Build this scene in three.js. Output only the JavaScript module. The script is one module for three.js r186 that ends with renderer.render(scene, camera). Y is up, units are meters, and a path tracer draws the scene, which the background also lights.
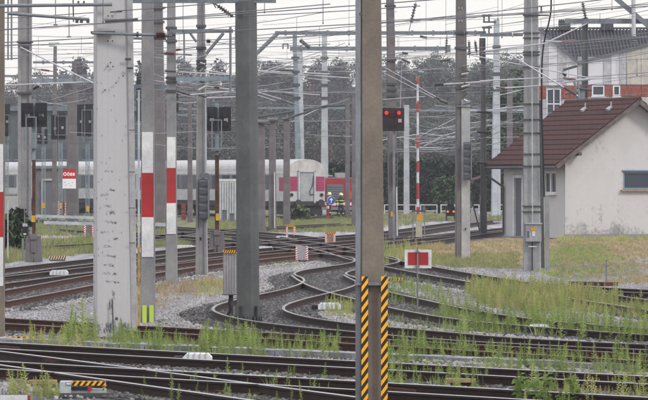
import * as THREE from 'three';
import { mergeGeometries } from 'three/addons/utils/BufferGeometryUtils.js';
import { MarchingCubes } from 'three/addons/objects/MarchingCubes.js';

// ---------------------------------------------------------------- camera, sky, sun, exposure
const F = 4000, EYE = 2.8, HOR = 177, GY = -0.17;       // focal length in photo pixels, eye above rail top, horizon row, ballast level
const scene = new THREE.Scene();
const camera = new THREE.PerspectiveCamera(2 * Math.atan(200 / F) * 180 / Math.PI, 1024 / 632, 1, 9000);
camera.position.set(0, EYE, 0);
camera.lookAt(0, EYE, -100);
camera.setViewOffset(1024, 632, 0, (200 - HOR) / 400 * 632, 1024, 632);
const renderer = new THREE.WebGLRenderer({ antialias: true });
renderer.toneMapping = THREE.LinearToneMapping;
renderer.toneMappingExposure = 1.24;
renderer.shadowMap.enabled = true;
{ // overcast sky: even pale cloud, brighter towards the zenith as an overcast sky is
  const W = 256, Hh = 128, d = new Float32Array(W * Hh * 4);
  for (let j = 0; j < Hh; j++) for (let i = 0; i < W; i++) {
    const el = ((j + 0.5) / Hh - 0.5) * Math.PI, s = Math.max(0, Math.sin(el));
    const a = i / W * Math.PI * 2, n = 1 + 0.03 * Math.sin(3 * a + 5 * s) + 0.02 * Math.sin(7 * a - 9 * s);
    const b = (0.86 + 0.5 * s) * n, k = (j * W + i) * 4;
    d[k] = b * (1.01 - 0.10 * s); d[k + 1] = b * (0.985 - 0.05 * s); d[k + 2] = b * (0.93 + 0.22 * s); d[k + 3] = 1;
  }
  const sky = new THREE.DataTexture(d, W, Hh, THREE.RGBAFormat, THREE.FloatType);
  sky.mapping = THREE.EquirectangularReflectionMapping; sky.magFilter = THREE.LinearFilter; sky.needsUpdate = true;
  scene.background = sky; scene.environment = sky;
}
const sun = new THREE.DirectionalLight(new THREE.Color(1, 0.95, 0.88), 1.5);
sun.position.set(80, 75, 60); sun.target.position.set(0, 0, -130); scene.add(sun, sun.target);
sun.position.add(sun.target.position);
sun.castShadow = true; sun.shadow.radius = 24;
Object.assign(sun.shadow.camera, { left: -150, right: 150, top: 150, bottom: -150, near: 1, far: 600 });
sun.shadow.mapSize.set(2048, 2048);
scene.fog = new THREE.FogExp2(new THREE.Color(0.80, 0.81, 0.87), 0.00022);

// ---------------------------------------------------------------- helpers
function rng(a) { return () => { a |= 0; a = a + 0x6D2B79F5 | 0; let t = Math.imul(a ^ a >>> 15, 1 | a); t = t + Math.imul(t ^ t >>> 7, 61 | t) ^ t; return ((t ^ t >>> 14) >>> 0) / 4294967296; }; }
const rnd = rng(7);
const V = (x, y, z) => new THREE.Vector3(x, y, z);
const at = (x, y, Z) => V((x - 324) * Z / F, EYE - (y - HOR) * Z / F, -Z);   // a point seen at photo pixel x, y that stands Z metres away
const depthOf = (y) => F * (EYE - GY) / (y - HOR);                            // distance of ground seen at row y
const onGround = (x, y) => at(x, y, depthOf(y));
const onRail = (x, y) => at(x, y, F * EYE / (y - HOR));
const px = (n, Z) => n * Z / F;                                               // n photo pixels in metres at distance Z
const taken = new Map();
function numbered(n) { const k = taken.get(n) || 0; taken.set(n, k + 1); return k ? n + '_' + String(k).padStart(3, '0') : n; }
function meta(o, label, category, group, kind) {
  if (label) o.userData.label = label;
  if (category) o.userData.category = category;
  if (group) o.userData.group = group;
  if (kind) o.userData.kind = kind;
  return o;
}
function thing(name, label, category, pos = V(0, 0, 0), group, turn = 0) {
  const g = new THREE.Group(); g.name = numbered(name); g.position.copy(pos); g.rotation.y = turn; scene.add(g);
  return meta(g, label, category, group);
}
function copyOf(o, pos, label, turn) {
  const c = o.clone(); c.name = numbered(o.name.replace(/_\d{3}$/, '')); c.userData = { ...o.userData };
  c.position.copy(pos); if (turn !== undefined) c.rotation.y = turn; if (label) c.userData.label = label; scene.add(c); return c;
}
function metricUv(g) {
  const p = g.attributes.position, n = g.attributes.normal, uv = new Float32Array(p.count * 2);
  for (let i = 0; i < p.count; i++) {
    const ax = Math.abs(n.getX(i)), ay = Math.abs(n.getY(i)), az = Math.abs(n.getZ(i));
    const x = p.getX(i), y = p.getY(i), z = p.getZ(i);
    if (ay > ax && ay > az) { uv[2 * i] = x; uv[2 * i + 1] = z; } else if (ax > az) { uv[2 * i] = z; uv[2 * i + 1] = y; } else { uv[2 * i] = x; uv[2 * i + 1] = y; }
  }
  g.setAttribute('uv', new THREE.BufferAttribute(uv, 2)); return g;
}
const Q = new THREE.Quaternion(), UP = V(0, 1, 0), X1 = V(1, 0, 0);
class MB {
  constructor() { this.g = []; }
  add(g, m) { if (g.index) g = g.toNonIndexed(); g = g.clone(); for (const k of Object.keys(g.attributes)) if (k !== 'position' && k !== 'normal') g.deleteAttribute(k); if (m) g.applyMatrix4(m); this.g.push(g); return this; }
  box(sx, sy, sz, x, y, z, ry = 0, rx = 0, rz = 0) { return this.add(new THREE.BoxGeometry(sx, sy, sz), new THREE.Matrix4().compose(V(x, y, z), Q.clone().setFromEuler(new THREE.Euler(rx, ry, rz)), V(1, 1, 1))); }
  bar(a, b, w, h = w) { // box from a to b, h measured upwards
    const d = b.clone().sub(a), L = d.length(), f = d.clone().normalize(), side = V().crossVectors(f, Math.abs(f.y) > 0.99 ? X1 : UP).normalize(), up = V().crossVectors(side, f);
    const m = new THREE.Matrix4().makeBasis(side, up, f.clone().negate()).setPosition(a.clone().add(b).multiplyScalar(0.5));
    return this.add(new THREE.BoxGeometry(w, h, L), m);
  }
  tube(a, b, r0, r1 = r0, n = 7) {
    const d = b.clone().sub(a), L = d.length(); Q.setFromUnitVectors(UP, d.clone().normalize());
    return this.add(new THREE.CylinderGeometry(r1, r0, L, n), new THREE.Matrix4().compose(a.clone().add(b).multiplyScalar(0.5), Q.clone(), V(1, 1, 1)));
  }
  lathe(a, b, prof, n = 8) { // prof: [radius, t] along a-b
    const d = b.clone().sub(a), L = d.length(); Q.setFromUnitVectors(UP, d.clone().normalize());
    return this.add(new THREE.LatheGeometry(prof.map(([r, t]) => new THREE.Vector2(Math.max(r, 1e-4), t * L)), n), new THREE.Matrix4().compose(a, Q.clone(), V(1, 1, 1)));
  }
  build(name, mat, parent, label) {
    const g = metricUv(mergeGeometries(this.g)); const m = new THREE.Mesh(g, mat); m.name = parent ? name : numbered(name);
    m.castShadow = m.receiveShadow = true; (parent || scene).add(m); if (label) m.userData.label = label; return m;
  }
}
const mb = () => new MB();
function mesh(name, g, mat, parent) { const m = new THREE.Mesh(g, mat); m.name = parent ? name : numbered(name); m.castShadow = m.receiveShadow = true; (parent || scene).add(m); return m; }
// loft of one outline from a lower to an upper level
function loft(poly, y0, s0, c0, y1, s1, c1) {
  const P = [], n = poly.length, A = (i, y, s, c) => [poly[i % n][0] * s + c[0], y, poly[i % n][1] * s + c[1]];
  const quad = (a, b, c, d) => P.push(...a, ...b, ...c, ...a, ...c, ...d);
  for (let i = 0; i < n; i++) quad(A(i, y0, s0, c0), A(i + 1, y0, s0, c0), A(i + 1, y1, s1, c1), A(i, y1, s1, c1));
  for (const t of THREE.ShapeUtils.triangulateShape(poly.map((p) => new THREE.Vector2(...p)), [])) { P.push(...A(t[0], y1, s1, c1), ...A(t[1], y1, s1, c1), ...A(t[2], y1, s1, c1)); }
  const g = new THREE.BufferGeometry(); g.setAttribute('position', new THREE.Float32BufferAttribute(P, 3)); g.computeVertexNormals(); return g;
}
function extrude(pts, depth, holes = []) {
  const s = new THREE.Shape(pts.map((p) => new THREE.Vector2(...p)));
  for (const h of holes) s.holes.push(new THREE.Path(h.map((p) => new THREE.Vector2(...p))));
  return new THREE.ExtrudeGeometry(s, { depth, bevelEnabled: false });
}

// ---------------------------------------------------------------- textures and materials
function noiseField(N, seed, octs) { // tiling value noise, mean 0
  const r = rng(seed), out = new Float32Array(N * N);
  for (const [cells, amp] of octs) {
    const lat = new Float32Array(cells * cells).map(() => r() * 2 - 1);
    for (let j = 0; j < N; j++) for (let i = 0; i < N; i++) {
      const u = i / N * cells, v = j / N * cells, a = Math.floor(u), b = Math.floor(v), fu = u - a, fv = v - b;
      const su = fu * fu * (3 - 2 * fu), sv = fv * fv * (3 - 2 * fv), L = (p, q) => lat[(q % cells) * cells + (p % cells)];
      out[j * N + i] += amp * ((L(a, b) * (1 - su) + L(a + 1, b) * su) * (1 - sv) + (L(a, b + 1) * (1 - su) + L(a + 1, b + 1) * su) * sv);
    }
  }
  return out;
}
function tex(N, fn, size, srgb = true) {
  const d = new Uint8Array(N * N * 4);
  for (let i = 0; i < N * N; i++) { const c = fn(i, i % N, Math.floor(i / N)); d[4 * i] = c[0] * 255; d[4 * i + 1] = c[1] * 255; d[4 * i + 2] = c[2] * 255; d[4 * i + 3] = 255; }
  const t = new THREE.DataTexture(d, N, N); t.wrapS = t.wrapT = THREE.RepeatWrapping; t.magFilter = THREE.LinearFilter; t.minFilter = THREE.LinearMipmapLinearFilter; t.generateMipmaps = true;
  if (srgb) t.colorSpace = THREE.SRGBColorSpace; t.repeat.set(1 / size, 1 / size); t.needsUpdate = true; return t;
}
const cl = (v) => Math.min(1, Math.max(0, v));
const nA = noiseField(256, 11, [[4, 0.5], [9, 0.35], [22, 0.25], [64, 0.25], [128, 0.2]]);
const nB = noiseField(256, 23, [[6, 0.5], [40, 0.4], [128, 0.5]]);
const mottle = tex(256, (i) => { const v = cl(0.86 + 0.12 * nA[i]); return [v, v * (1 - 0.02 * nB[i]), v * (0.985 - 0.03 * nA[i])]; }, 1.7);
const grit = tex(256, (i) => { const v = cl(0.80 + 0.22 * nB[i] + 0.06 * nA[i]); return [v, v * 0.99, v * 0.98]; }, 0.9);
const streak = tex(256, (i, x, y) => { const v = cl(0.84 + 0.14 * nA[x + 256 * ((y >> 3) % 256)] + 0.06 * nB[i]); return [v, v, v]; }, 1.3);
const rustT = tex(256, (i) => { const v = cl(0.62 + 0.3 * nA[i]), k = cl(0.5 + 1.1 * nB[i]); return [v, v * (0.82 - 0.14 * k), v * (0.72 - 0.2 * k)]; }, 0.8);
const bumpT = tex(256, (i) => { const v = cl(0.5 + 0.35 * nB[i]); return [v, v, v]; }, 0.5, false);
const C = (r, g, b) => new THREE.Color().setRGB(r, g, b);
const mat = (c, rough = 0.85, o = {}) => new THREE.MeshStandardMaterial({ color: c, roughness: rough, ...o });
const M = {
  paleConcrete: mat(C(0.47, 0.47, 0.48), 0.9, { map: mottle, bumpMap: bumpT, bumpScale: 0.002 }),
  palishConcrete: mat(C(0.38, 0.385, 0.40), 0.9, { map: mottle, bumpMap: bumpT, bumpScale: 0.002 }),
  greyConcrete: mat(C(0.30, 0.295, 0.305), 0.9, { map: mottle, bumpMap: bumpT, bumpScale: 0.002 }),
  brownConcrete: mat(C(0.215, 0.18, 0.15), 0.92, { map: mottle, bumpMap: bumpT, bumpScale: 0.002 }),
  duskConcrete: mat(C(0.19, 0.172, 0.172), 0.92, { map: streak }),
  galv: mat(C(0.26, 0.28, 0.295), 0.55, { map: streak, metalness: 0.25 }),
  galvPole: mat(C(0.155, 0.165, 0.17), 0.36, { map: mottle, metalness: 0.7 }),
  blueSteel: mat(C(0.27, 0.34, 0.38), 0.6, { map: streak, metalness: 0.1 }),
  paleSteel: mat(C(0.52, 0.56, 0.60), 0.6, { map: mottle }),
  darkSteel: mat(C(0.085, 0.09, 0.095), 0.6, { map: streak }),
  beam: mat(C(0.20, 0.225, 0.24), 0.6, { map: streak }),
  whiteTube: mat(C(0.47, 0.47, 0.48), 0.4, { metalness: 0.35 }),
  wire: mat(C(0.13, 0.13, 0.135), 0.6),
  insul: mat(C(0.12, 0.05, 0.04), 0.3),
  darkInsul: mat(C(0.06, 0.055, 0.055), 0.35),
  black: mat(C(0.012, 0.012, 0.014), 0.9),
  rust: mat(C(0.30, 0.19, 0.13), 0.9, { map: rustT }),
  rustDark: mat(C(0.15, 0.105, 0.08), 0.9, { map: rustT }),
  railSide: mat(C(0.068, 0.05, 0.042), 0.85, { map: rustT }),
  railBrown: mat(C(0.16, 0.095, 0.068), 0.85, { map: rustT }),
  railTop: mat(C(0.40, 0.395, 0.39), 0.45, { metalness: 0.8 }),
  railTopGrey: mat(C(0.37, 0.35, 0.325), 0.6, { metalness: 0.4, map: grit }),
  railTopDull: mat(C(0.36, 0.29, 0.24), 0.6, { metalness: 0.5, map: grit }),
  sleeper: mat(C(0.085, 0.075, 0.068), 0.95, { map: grit }),
  white: mat(C(0.82, 0.82, 0.84), 0.5, { map: mottle }),
  red: mat(C(0.46, 0.018, 0.02), 0.5, { map: mottle }),
  yellow: mat(C(0.78, 0.42, 0.01), 0.5, { map: mottle }),
  greyBox: mat(C(0.40, 0.39, 0.39), 0.6, { map: streak }),
  darkBox: mat(C(0.10, 0.105, 0.12), 0.7),
  glass: mat(C(0.035, 0.045, 0.06), 0.12, { metalness: 0.0 }),
  trough: mat(C(0.46, 0.47, 0.50), 0.9, { map: grit }),
  wood: mat(C(0.42, 0.33, 0.16), 0.85, { map: grit }),
};
function canvasMat(w, h, draw, rough = 0.6) {
  const c = document.createElement('canvas'); c.width = w; c.height = h; draw(c.getContext('2d'), w, h);
  const t = new THREE.CanvasTexture(c); t.colorSpace = THREE.SRGBColorSpace; return mat(C(1, 1, 1), rough, { map: t });
}
const stripes = (dark, light, n, lean = 1) => canvasMat(512, 64, (x, w, h) => {
  x.fillStyle = light; x.fillRect(0, 0, w, h); x.fillStyle = dark; const p = w / n;
  for (let i = -1; i <= n; i++) { x.beginPath(); x.moveTo(i * p, h); x.lineTo(i * p + p / 2, h); x.lineTo(i * p + p / 2 + lean * h, 0); x.lineTo(i * p + lean * h, 0); x.fill(); }
});
const hazard = stripes('#1c1a17', '#e8a51b', 6, 0.8), hazardTall = stripes('#1c1a17', '#f0a911', 14, 0.5), redStripe = stripes('#b3202c', '#e6e2e2', 6, 0.8), hazardPale = stripes('#2b2622', '#cdb891', 7, 0.8);
// flat printed face whose uv spans the sheet, with a little thickness
function board(name, w, h, t, m, parent, pos, edge = M.greyBox, vertical = false) {
  const g = new THREE.BoxGeometry(w, h, t); if (vertical) { const uv = g.attributes.uv; for (let i = 0; i < uv.count; i++) { const a = uv.getX(i), b = uv.getY(i); uv.setXY(i, b, a); } }
  const o = mesh(name, g, m, parent); o.position.copy(pos); return o;
}

// ---------------------------------------------------------------- tracks (rails on sleepers)
const trackSamples = [];
const RAIL = [[-0.07, -0.17], [0.07, -0.17], [0.07, -0.155], [0.012, -0.135], [0.012, -0.045], [0.036, -0.034], [0.036, -0.006], [-0.036, -0.006], [-0.036, -0.034], [-0.012, -0.045], [-0.012, -0.135], [-0.07, -0.155]];
const HEAD = [[-0.0345, -0.0055], [0.0345, -0.0055], [0.03, 0.0], [-0.03, 0.0]];
function sweep(pts, prof) {
  const P = [], n = prof.length, rings = pts.map((p, i) => {
    const a = pts[Math.max(0, i - 1)], b = pts[Math.min(pts.length - 1, i + 1)], d = b.clone().sub(a).setY(0).normalize(), s = V(-d.z, 0, d.x);
    return prof.map(([u, v]) => V(p.x + s.x * u, p.y + v, p.z + s.z * u));
  });
  for (let i = 0; i + 1 < rings.length; i++) for (let k = 0; k < n; k++) { const a = rings[i][k], b = rings[i][(k + 1) % n], c = rings[i + 1][(k + 1) % n], d = rings[i + 1][k]; for (const q of [a, b, c, a, c, d]) P.push(q.x, q.y, q.z); }
  for (const r of [rings[0], rings[rings.length - 1]]) for (const t of THREE.ShapeUtils.triangulateShape(prof.map((q) => new THREE.Vector2(...q)), [])) for (const k of t) P.push(r[k].x, r[k].y, r[k].z);
  const g = new THREE.BufferGeometry(); g.setAttribute('position', new THREE.Float32BufferAttribute(P, 3)); g.computeVertexNormals(); return metricUv(g);
}
function offsetLine(pts, off) {
  return pts.map((p, i) => { const a = pts[Math.max(0, i - 1)], b = pts[Math.min(pts.length - 1, i + 1)], d = b.clone().sub(a).setY(0).normalize(); return V(p.x - d.z * off, p.y, p.z + d.x * off); });
}
const sleeperGeo = [0, 1, 2].map((k) => metricUv(new THREE.BoxGeometry(2.5, 0.16, 0.24 + 0.01 * k)));
const sleeperMats = [M.sleeper, mat(C(0.105, 0.095, 0.09), 0.95, { map: grit }), mat(C(0.07, 0.06, 0.054), 0.95, { map: grit })];
// ref: which rail the photo rows describe, -1 the left one seen when travelling away, +1 the right one
function track(label, rows, ref, { step = 0.8, sleepers = true, brown = false, clips = false, from = 0, lift = 0, top = M.railTopGrey } = {}) {
  const curve = new THREE.CatmullRomCurve3(rows.map(([x, y]) => onRail(x, y)), false, 'centripetal');
  const n = Math.max(8, Math.round(curve.getLength() / step)), line = curve.getSpacedPoints(n);
  const mid = offsetLine(line, -ref * 0.75), o = thing('railway_track', label, 'track', V(0, 0, 0), 'tracks of the rail yard');
  o.position.y = lift;
  for (const s of [-1, 1]) {
    const l = offsetLine(mid, s * 0.75), r = mesh('rail', sweep(l, RAIL), brown ? M.railBrown : M.railSide, o);
    mesh('running_surface', sweep(l, HEAD), brown ? M.railTopDull : top, r);
    if (clips) { const b = mb(); let acc = 0; for (let i = 1; i < l.length; i++) { acc += l[i].distanceTo(l[i - 1]); if (acc > 0.62) { acc = 0; const d = l[i].clone().sub(l[i - 1]); b.box(0.3, 0.05, 0.13, l[i].x, -0.145, l[i].z, Math.atan2(-d.z, d.x) + Math.PI / 2); } } if (b.g.length) meta(b.build('rail_clips', M.rustDark, r), null, null, null, 'stuff'); }
  }
  if (sleepers) {
    let acc = 0, k = 0;
    for (let i = 1; i < mid.length; i++) {
      acc += mid[i].distanceTo(mid[i - 1]);
      while (acc >= 0.65 && k < 280) { acc -= 0.65; const d = mid[i].clone().sub(mid[i - 1]).normalize(), q = mid[i].clone().addScaledVector(d, -acc); const c = q.x * F / -q.z + 324; if (-q.z < from || c < -130 || c > 800) { continue; }
        const m = mesh('sleeper', sleeperGeo[k % 3], sleeperMats[(k * 7 + (k >> 2)) % 3], o); m.position.set(q.x, -0.235, q.z); m.rotation.y = Math.atan2(-d.z, d.x) + Math.PI / 2; k++; }
    }
  }
  for (let i = 0; i < mid.length; i++) trackSamples.push([mid[i].x, mid[i].z]);
  return { o, mid };
}
track('brown rusty track crossing behind the tall weeds and the yellow-striped post', [[1100, 379.4], [648, 354], [324, 335.6], [0, 317.5], [-300, 300.6]], 1, { brown: true, clips: true });
track('dark track with polished rails running full width in front of the weeds', [[1100, 399.7], [648, 376], [324, 359], [0, 342], [-300, 326.3]], 1, { clips: true, top: M.railTop });
track('nearest dark track with polished rails along the bottom edge', [[1100, 422.1], [648, 397], [324, 379], [0, 361], [-300, 344.3]], 1, { clips: true, top: M.railTop });
track('turnout track slanting across the two nearest tracks at lower left', [[470, 411], [324, 392], [200, 376], [100, 363], [0, 350.5], [-90, 340.5], [-300, 321.5]], 1, { sleepers: false, lift: -0.006, top: M.railTop });
track('snaking track that winds back from the weeds past the steel pole', [[1100, 373], [760, 355], [648, 349.5], [548, 345], [440, 339], [350, 331], [300, 326.5], [262, 322], [235, 317.5], [219, 313], [213, 309], [218, 304.5], [237, 299], [262, 293.5], [285, 288.5], [299, 284], [304, 280.5], [302, 277.5], [296, 275], [294.5, 273], [303, 270], [322, 267], [341, 264.3], [352, 262], [355, 259.8], [350, 257], [332, 254.5], [310, 252], [285, 248.5], [250, 244.5], [200, 240], [140, 235], [60, 229]], -1, { step: 0.5 });
track('branch track curving off right behind the red halt board', [[1100, 357], [760, 335.5], [648, 328], [548, 320], [476, 310], [430, 300.5], [387, 291], [368, 285.5], [358, 281.6], [350, 278], [343.5, 274.5]], 1, { step: 0.6, lift: -0.004 });
track('right-hand track passing in front of the big lattice-strapped mast', [[1100, 312], [760, 295], [648, 289.5], [600, 287], [560, 284.6], [520, 280.2], [480, 274.5], [431, 266], [400, 260.5], [384, 256.7], [365, 251.5], [345, 247], [310, 241.5], [260, 236], [200, 231]], 1, { step: 0.6 });
track('diverging track slanting down to the right edge below the house', [[760, 315], [648, 299.5], [574, 288.5], [530, 282], [500, 277.4], [470, 272.5]], 1, { step: 0.6, sleepers: false, lift: -0.005 });
track('left-hand track rising past the white-topped point machine', [[-60, 276], [5, 268], [90, 258.5], [150, 251.5], [200, 246], [250, 241.5], [300, 238], [350, 234.5], [385, 231], [430, 225], [470, 220]], -1, { step: 1 });
track('second left-hand track with brown rails close below the point machine', [[-60, 301], [5, 290], [90, 275], [150, 266.5], [200, 261], [258, 255], [300, 251.5], [345, 247], [390, 241]], -1, { step: 1, brown: true });
track('middle left-hand track crossing between its two neighbours', [[-60, 284], [5, 276], [90, 266.5], [160, 258.5], [235, 250.5], [300, 245], [350, 240.5], [420, 236], [480, 229.5], [560, 223.5]], -1, { step: 1, lift: -0.004 });
track('far track beyond the green strip, behind the red and white masts', [[20, 247], [92, 243], [177, 232.5], [235, 228.5], [290, 225.5], [340, 223]], -1, { step: 1.5, sleepers: false });
track('far track crossing in front of the white container', [[330, 239], [300, 235], [235, 230], [177, 226.5], [110, 222.5], [30, 219]], 1, { step: 1.5, sleepers: false, lift: -0.004 });
track('track under the coaches', [[360, 213], [330, 215.5], [306, 217], [180, 212.5], [20, 208]], 0, { step: 2, sleepers: false });
track('far track beside the paved strip left of the brown and white mast', [[490, 229], [430, 236.5], [386, 242]], 1, { step: 1.5, sleepers: false, lift: -0.008 });

// ---------------------------------------------------------------- ground
const grid = new Map();
for (const [x, z] of trackSamples) { const k = Math.floor(x / 2) + ',' + Math.floor(z / 2); (grid.get(k) || grid.set(k, []).get(k)).push([x, z]); }
function trackDistance(x, z) {
  let best = 9; const a = Math.floor(x / 2), b = Math.floor(z / 2);
  for (let i = -1; i <= 1; i++) for (let j = -1; j <= 1; j++) for (const q of grid.get((a + i) + ',' + (b + j)) || []) best = Math.min(best, Math.hypot(q[0] - x, q[1] - z));
  return best;
}
const n2 = (x, z, s) => nA[((Math.floor(z * s) % 256 + 256) % 256) * 256 + ((Math.floor(x * s) % 256 + 256) % 256)];
const poly = (...rows) => rows.map(([x, y]) => { const p = onGround(x, y); return [p.x, p.z]; });
function inside(p, x, z) { let c = false; for (let i = 0, j = p.length - 1; i < p.length; j = i++) if ((p[i][1] > z) !== (p[j][1] > z) && x < (p[j][0] - p[i][0]) * (z - p[i][1]) / (p[j][1] - p[i][1]) + p[i][0]) c = !c; return c; }
const ZONES = [
  [poly([-60, 250], [95, 244], [160, 240], [240, 230], [300, 224], [430, 213], [700, 206], [900, 199], [-300, 199]), [0.20, 0.205, 0.09]],
  [poly([150, 248], [240, 240], [235, 232], [150, 237]), [0.13, 0.17, 0.05]],
  [poly([205, 232], [357, 231], [357, 213], [205, 214]), [0.19, 0.205, 0.075]],
  [poly([384, 243], [384, 263], [440, 262], [520, 264], [700, 266], [760, 240], [640, 236], [470, 237]), [0.40, 0.315, 0.17]],
  [poly([440, 262], [524, 262], [524, 268], [440, 266]), [0.17, 0.19, 0.06]],
  [poly([548, 258], [628, 258], [640, 274], [560, 279], [548, 272]), [0.20, 0.235, 0.08]],
  [poly([552, 243], [600, 243], [606, 255], [552, 255]), [0.19, 0.225, 0.075]],
  [poly([640, 275], [760, 276], [760, 282], [590, 281]), [0.36, 0.28, 0.15]],
  [poly([598, 257.5], [760, 257], [760, 262], [612, 261.5]), [0.42, 0.40, 0.385]],
  [poly([630, 266.5], [760, 266], [760, 275], [632, 274]), [0.40, 0.385, 0.37]],
  [poly([385, 231], [430, 224], [486, 222], [486, 229], [432, 236], [385, 240]), [0.42, 0.41, 0.40]],
  [poly([-40, 232.5], [38, 232], [82, 233.5], [95, 236.5], [90, 241], [40, 238.5], [-40, 238]), [0.44, 0.42, 0.40]],
  [poly([-40, 266], [60, 256], [95, 252], [95, 243], [40, 246], [-40, 250]), [0.27, 0.25, 0.12]],
  [poly([140, 296], [195, 293], [230, 288], [236, 280], [205, 273], [150, 276], [120, 284], [118, 292]), [0.31, 0.265, 0.18]],
  [poly([385, 263], [445, 270], [490, 284], [470, 305], [386, 287]), [0.30, 0.295, 0.24]],
  [poly([480, 288], [600, 294], [700, 305], [700, 318], [560, 312], [476, 302]), [0.21, 0.22, 0.075]],
  [poly([-60, 391], [60, 395], [150, 402], [200, 420], [200, 470], [-60, 470]), [0.16, 0.155, 0.15]],
];
{
  const zs = [900, 200, 60, 20, 0]; for (let z = -25; z > -420; z *= 1.0065) zs.push(z); for (const z of [-440, -500, -620, -800, -1100, -1600, -2600, -4000]) zs.push(z);
  const us = []; for (let i = -95; i <= 95; i++) us.push(i / 95 * 1.7); for (const e of [3, 6, 14, 40]) { us.push(e); us.unshift(-e); }
  const pos = [], col = [], uv = [], idx = [], W = us.length;
  for (const z of zs) {
    const half = Math.max(4, -z * 0.083 + 1);
    for (const u of us) {
      const x = u * half * (z > -25 ? 8 : 1), e = n2(x, z, 5) * 0.5 + n2(x + 31, z * 0.6, 1.7) * 0.9, xw = x + e * 0.5, zw = z + e * 3.2;
      let c = [0.42, 0.415, 0.425], g = n2(x * 1.3, z, 9);
      for (const [p, k] of ZONES) if (inside(p, xw, zw)) c = k;
      if (z < -425) c = [0.14, 0.15, 0.08];
      const td = trackDistance(x + n2(x, z, 11) * 0.25, z), f = td < 1.35 ? 1 : td < 1.75 ? 1 - (td - 1.35) / 0.4 : 0;
      c = c.map((v, i) => v * (1 - f) + [0.085, 0.072, 0.066][i] * f).map((v) => v * (1 + 0.34 * g + 0.26 * n2(x, z * 0.3, 3)));
      pos.push(x, GY + (z < -25 && z > -420 ? 0.02 * n2(x, z, 3) - 0.02 : 0), z); col.push(...c.map((v) => Math.max(0.01, v))); uv.push(x, z);
    }
  }
  for (let j = 0; j + 1 < zs.length; j++) for (let i = 0; i + 1 < W; i++) { const a = j * W + i; idx.push(a, a + 1, a + W, a + 1, a + W + 1, a + W); }
  const g = new THREE.BufferGeometry(); g.setAttribute('position', new THREE.Float32BufferAttribute(pos, 3)); g.setAttribute('color', new THREE.Float32BufferAttribute(col, 3)); g.setAttribute('uv', new THREE.Float32BufferAttribute(uv, 2)); g.setIndex(idx); g.computeVertexNormals();
  if (g.attributes.normal.getY(2000) < 0) { g.setIndex(idx.map((_, i) => idx[i - i % 3 + [0, 2, 1][i % 3]])); g.computeVertexNormals(); }
  const gravel = tex(256, (i) => { const v = cl(0.82 + 0.3 * nB[i]); return [v, v * 0.99, v * 0.985]; }, 1.1);
  meta(mesh('ground', g, mat(C(1, 1, 1), 0.97, { vertexColors: true, map: gravel, bumpMap: bumpT, bumpScale: 0.02 })), 'grey gravel and dry grass ground of the rail yard', null, null, 'structure');
}
// loose ballast in the near tracks
function scatter(name, label, geo, material, spots, kind = 'stuff', category = 'ballast') {
  const im = new THREE.InstancedMesh(geo, material, spots.length), m = new THREE.Matrix4(), e = new THREE.Euler(), q = new THREE.Quaternion(), c = new THREE.Color();
  spots.forEach((s, i) => { e.set(s.rx || 0, s.ry || 0, s.rz || 0); q.setFromEuler(e); m.compose(V(s.x, s.y, s.z), q, V(s.s * (s.w || 1), s.s * (s.h || 1), s.s * (s.w || 1))); im.setMatrixAt(i, m); im.setColorAt(i, c.setRGB(...s.c)); });
  im.name = numbered(name); im.castShadow = im.receiveShadow = true; scene.add(im); return meta(im, label, category, null, kind);
}
{
  const g = new THREE.DodecahedronGeometry(1, 0), p = g.attributes.position; for (let i = 0; i < p.count; i++) { const h = Math.sin(p.getX(i) * 12.9 + p.getY(i) * 78.2 + p.getZ(i) * 37.7) * 0.5; p.setXYZ(i, p.getX(i) * (1 + 0.25 * h), p.getY(i) * (0.72 + 0.2 * h), p.getZ(i) * (1 + 0.2 * h)); } g.computeVertexNormals();
  const spots = [], r = rng(91);
  for (let k = 0; k < 130000; k++) {
    const z = -(46 + 92 * Math.pow(r(), 1.3)), x = (r() * 2 - 1) * (-z * 0.095), td = trackDistance(x, z), s = td < 2 ? 0.016 + 0.024 * r() : 0.008 + 0.012 * r();
    if (td > 2.2 && r() < 0.35) continue; if (inside(ZONES[ZONES.length - 1][0], x, z) && r() < 0.92) continue;
    const b = (td < 1.5 ? 0.05 : 0.22) + 0.16 * r() * r(), w = r();
    spots.push({ x, y: GY + s * 0.2 + (td > 0.9 && td < 1.9 ? 0.02 : 0), z, s, ry: r() * 6, rx: r() * 6, c: [b * (1 + 0.08 * w), b, b * (0.97 - 0.05 * w)] });
  }
  scatter('ballast_stones', 'loose grey and brown ballast stones around the near rails', g, mat(C(1, 1, 1), 0.95), spots);
}

// ---------------------------------------------------------------- background: bank, wood, far buildings
{
  const g = new THREE.PlaneGeometry(900, 420, 60, 20); g.rotateX(-Math.PI / 2); const p = g.attributes.position;
  for (let i = 0; i < p.count; i++) { const x = p.getX(i), z = p.getZ(i), t = (210 - z) / 420; p.setY(i, -1 + 17 * t * t + 6 * t + 2.5 * t * Math.sin(x * 0.03) + 2 * t * Math.sin(x * 0.011 + 2)); }
  g.computeVertexNormals(); const h = mesh('wooded_hill', g, mat(C(0.07, 0.075, 0.05), 1, { map: mottle })); h.position.set(0, 0, -740); meta(h, 'low hazy hill behind the yard', null, null, 'structure');
}
const hillY = (x, Z) => { const z = 740 - Z, t = (210 - z) / 420; return t < 0 ? 0 : -1 + 17 * t * t + 6 * t + 2.5 * t * Math.sin(x * 0.03) + 2 * t * Math.sin(x * 0.011 + 2); };
const leafMat = (c) => mat(c, 0.95, { side: THREE.DoubleSide });
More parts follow.
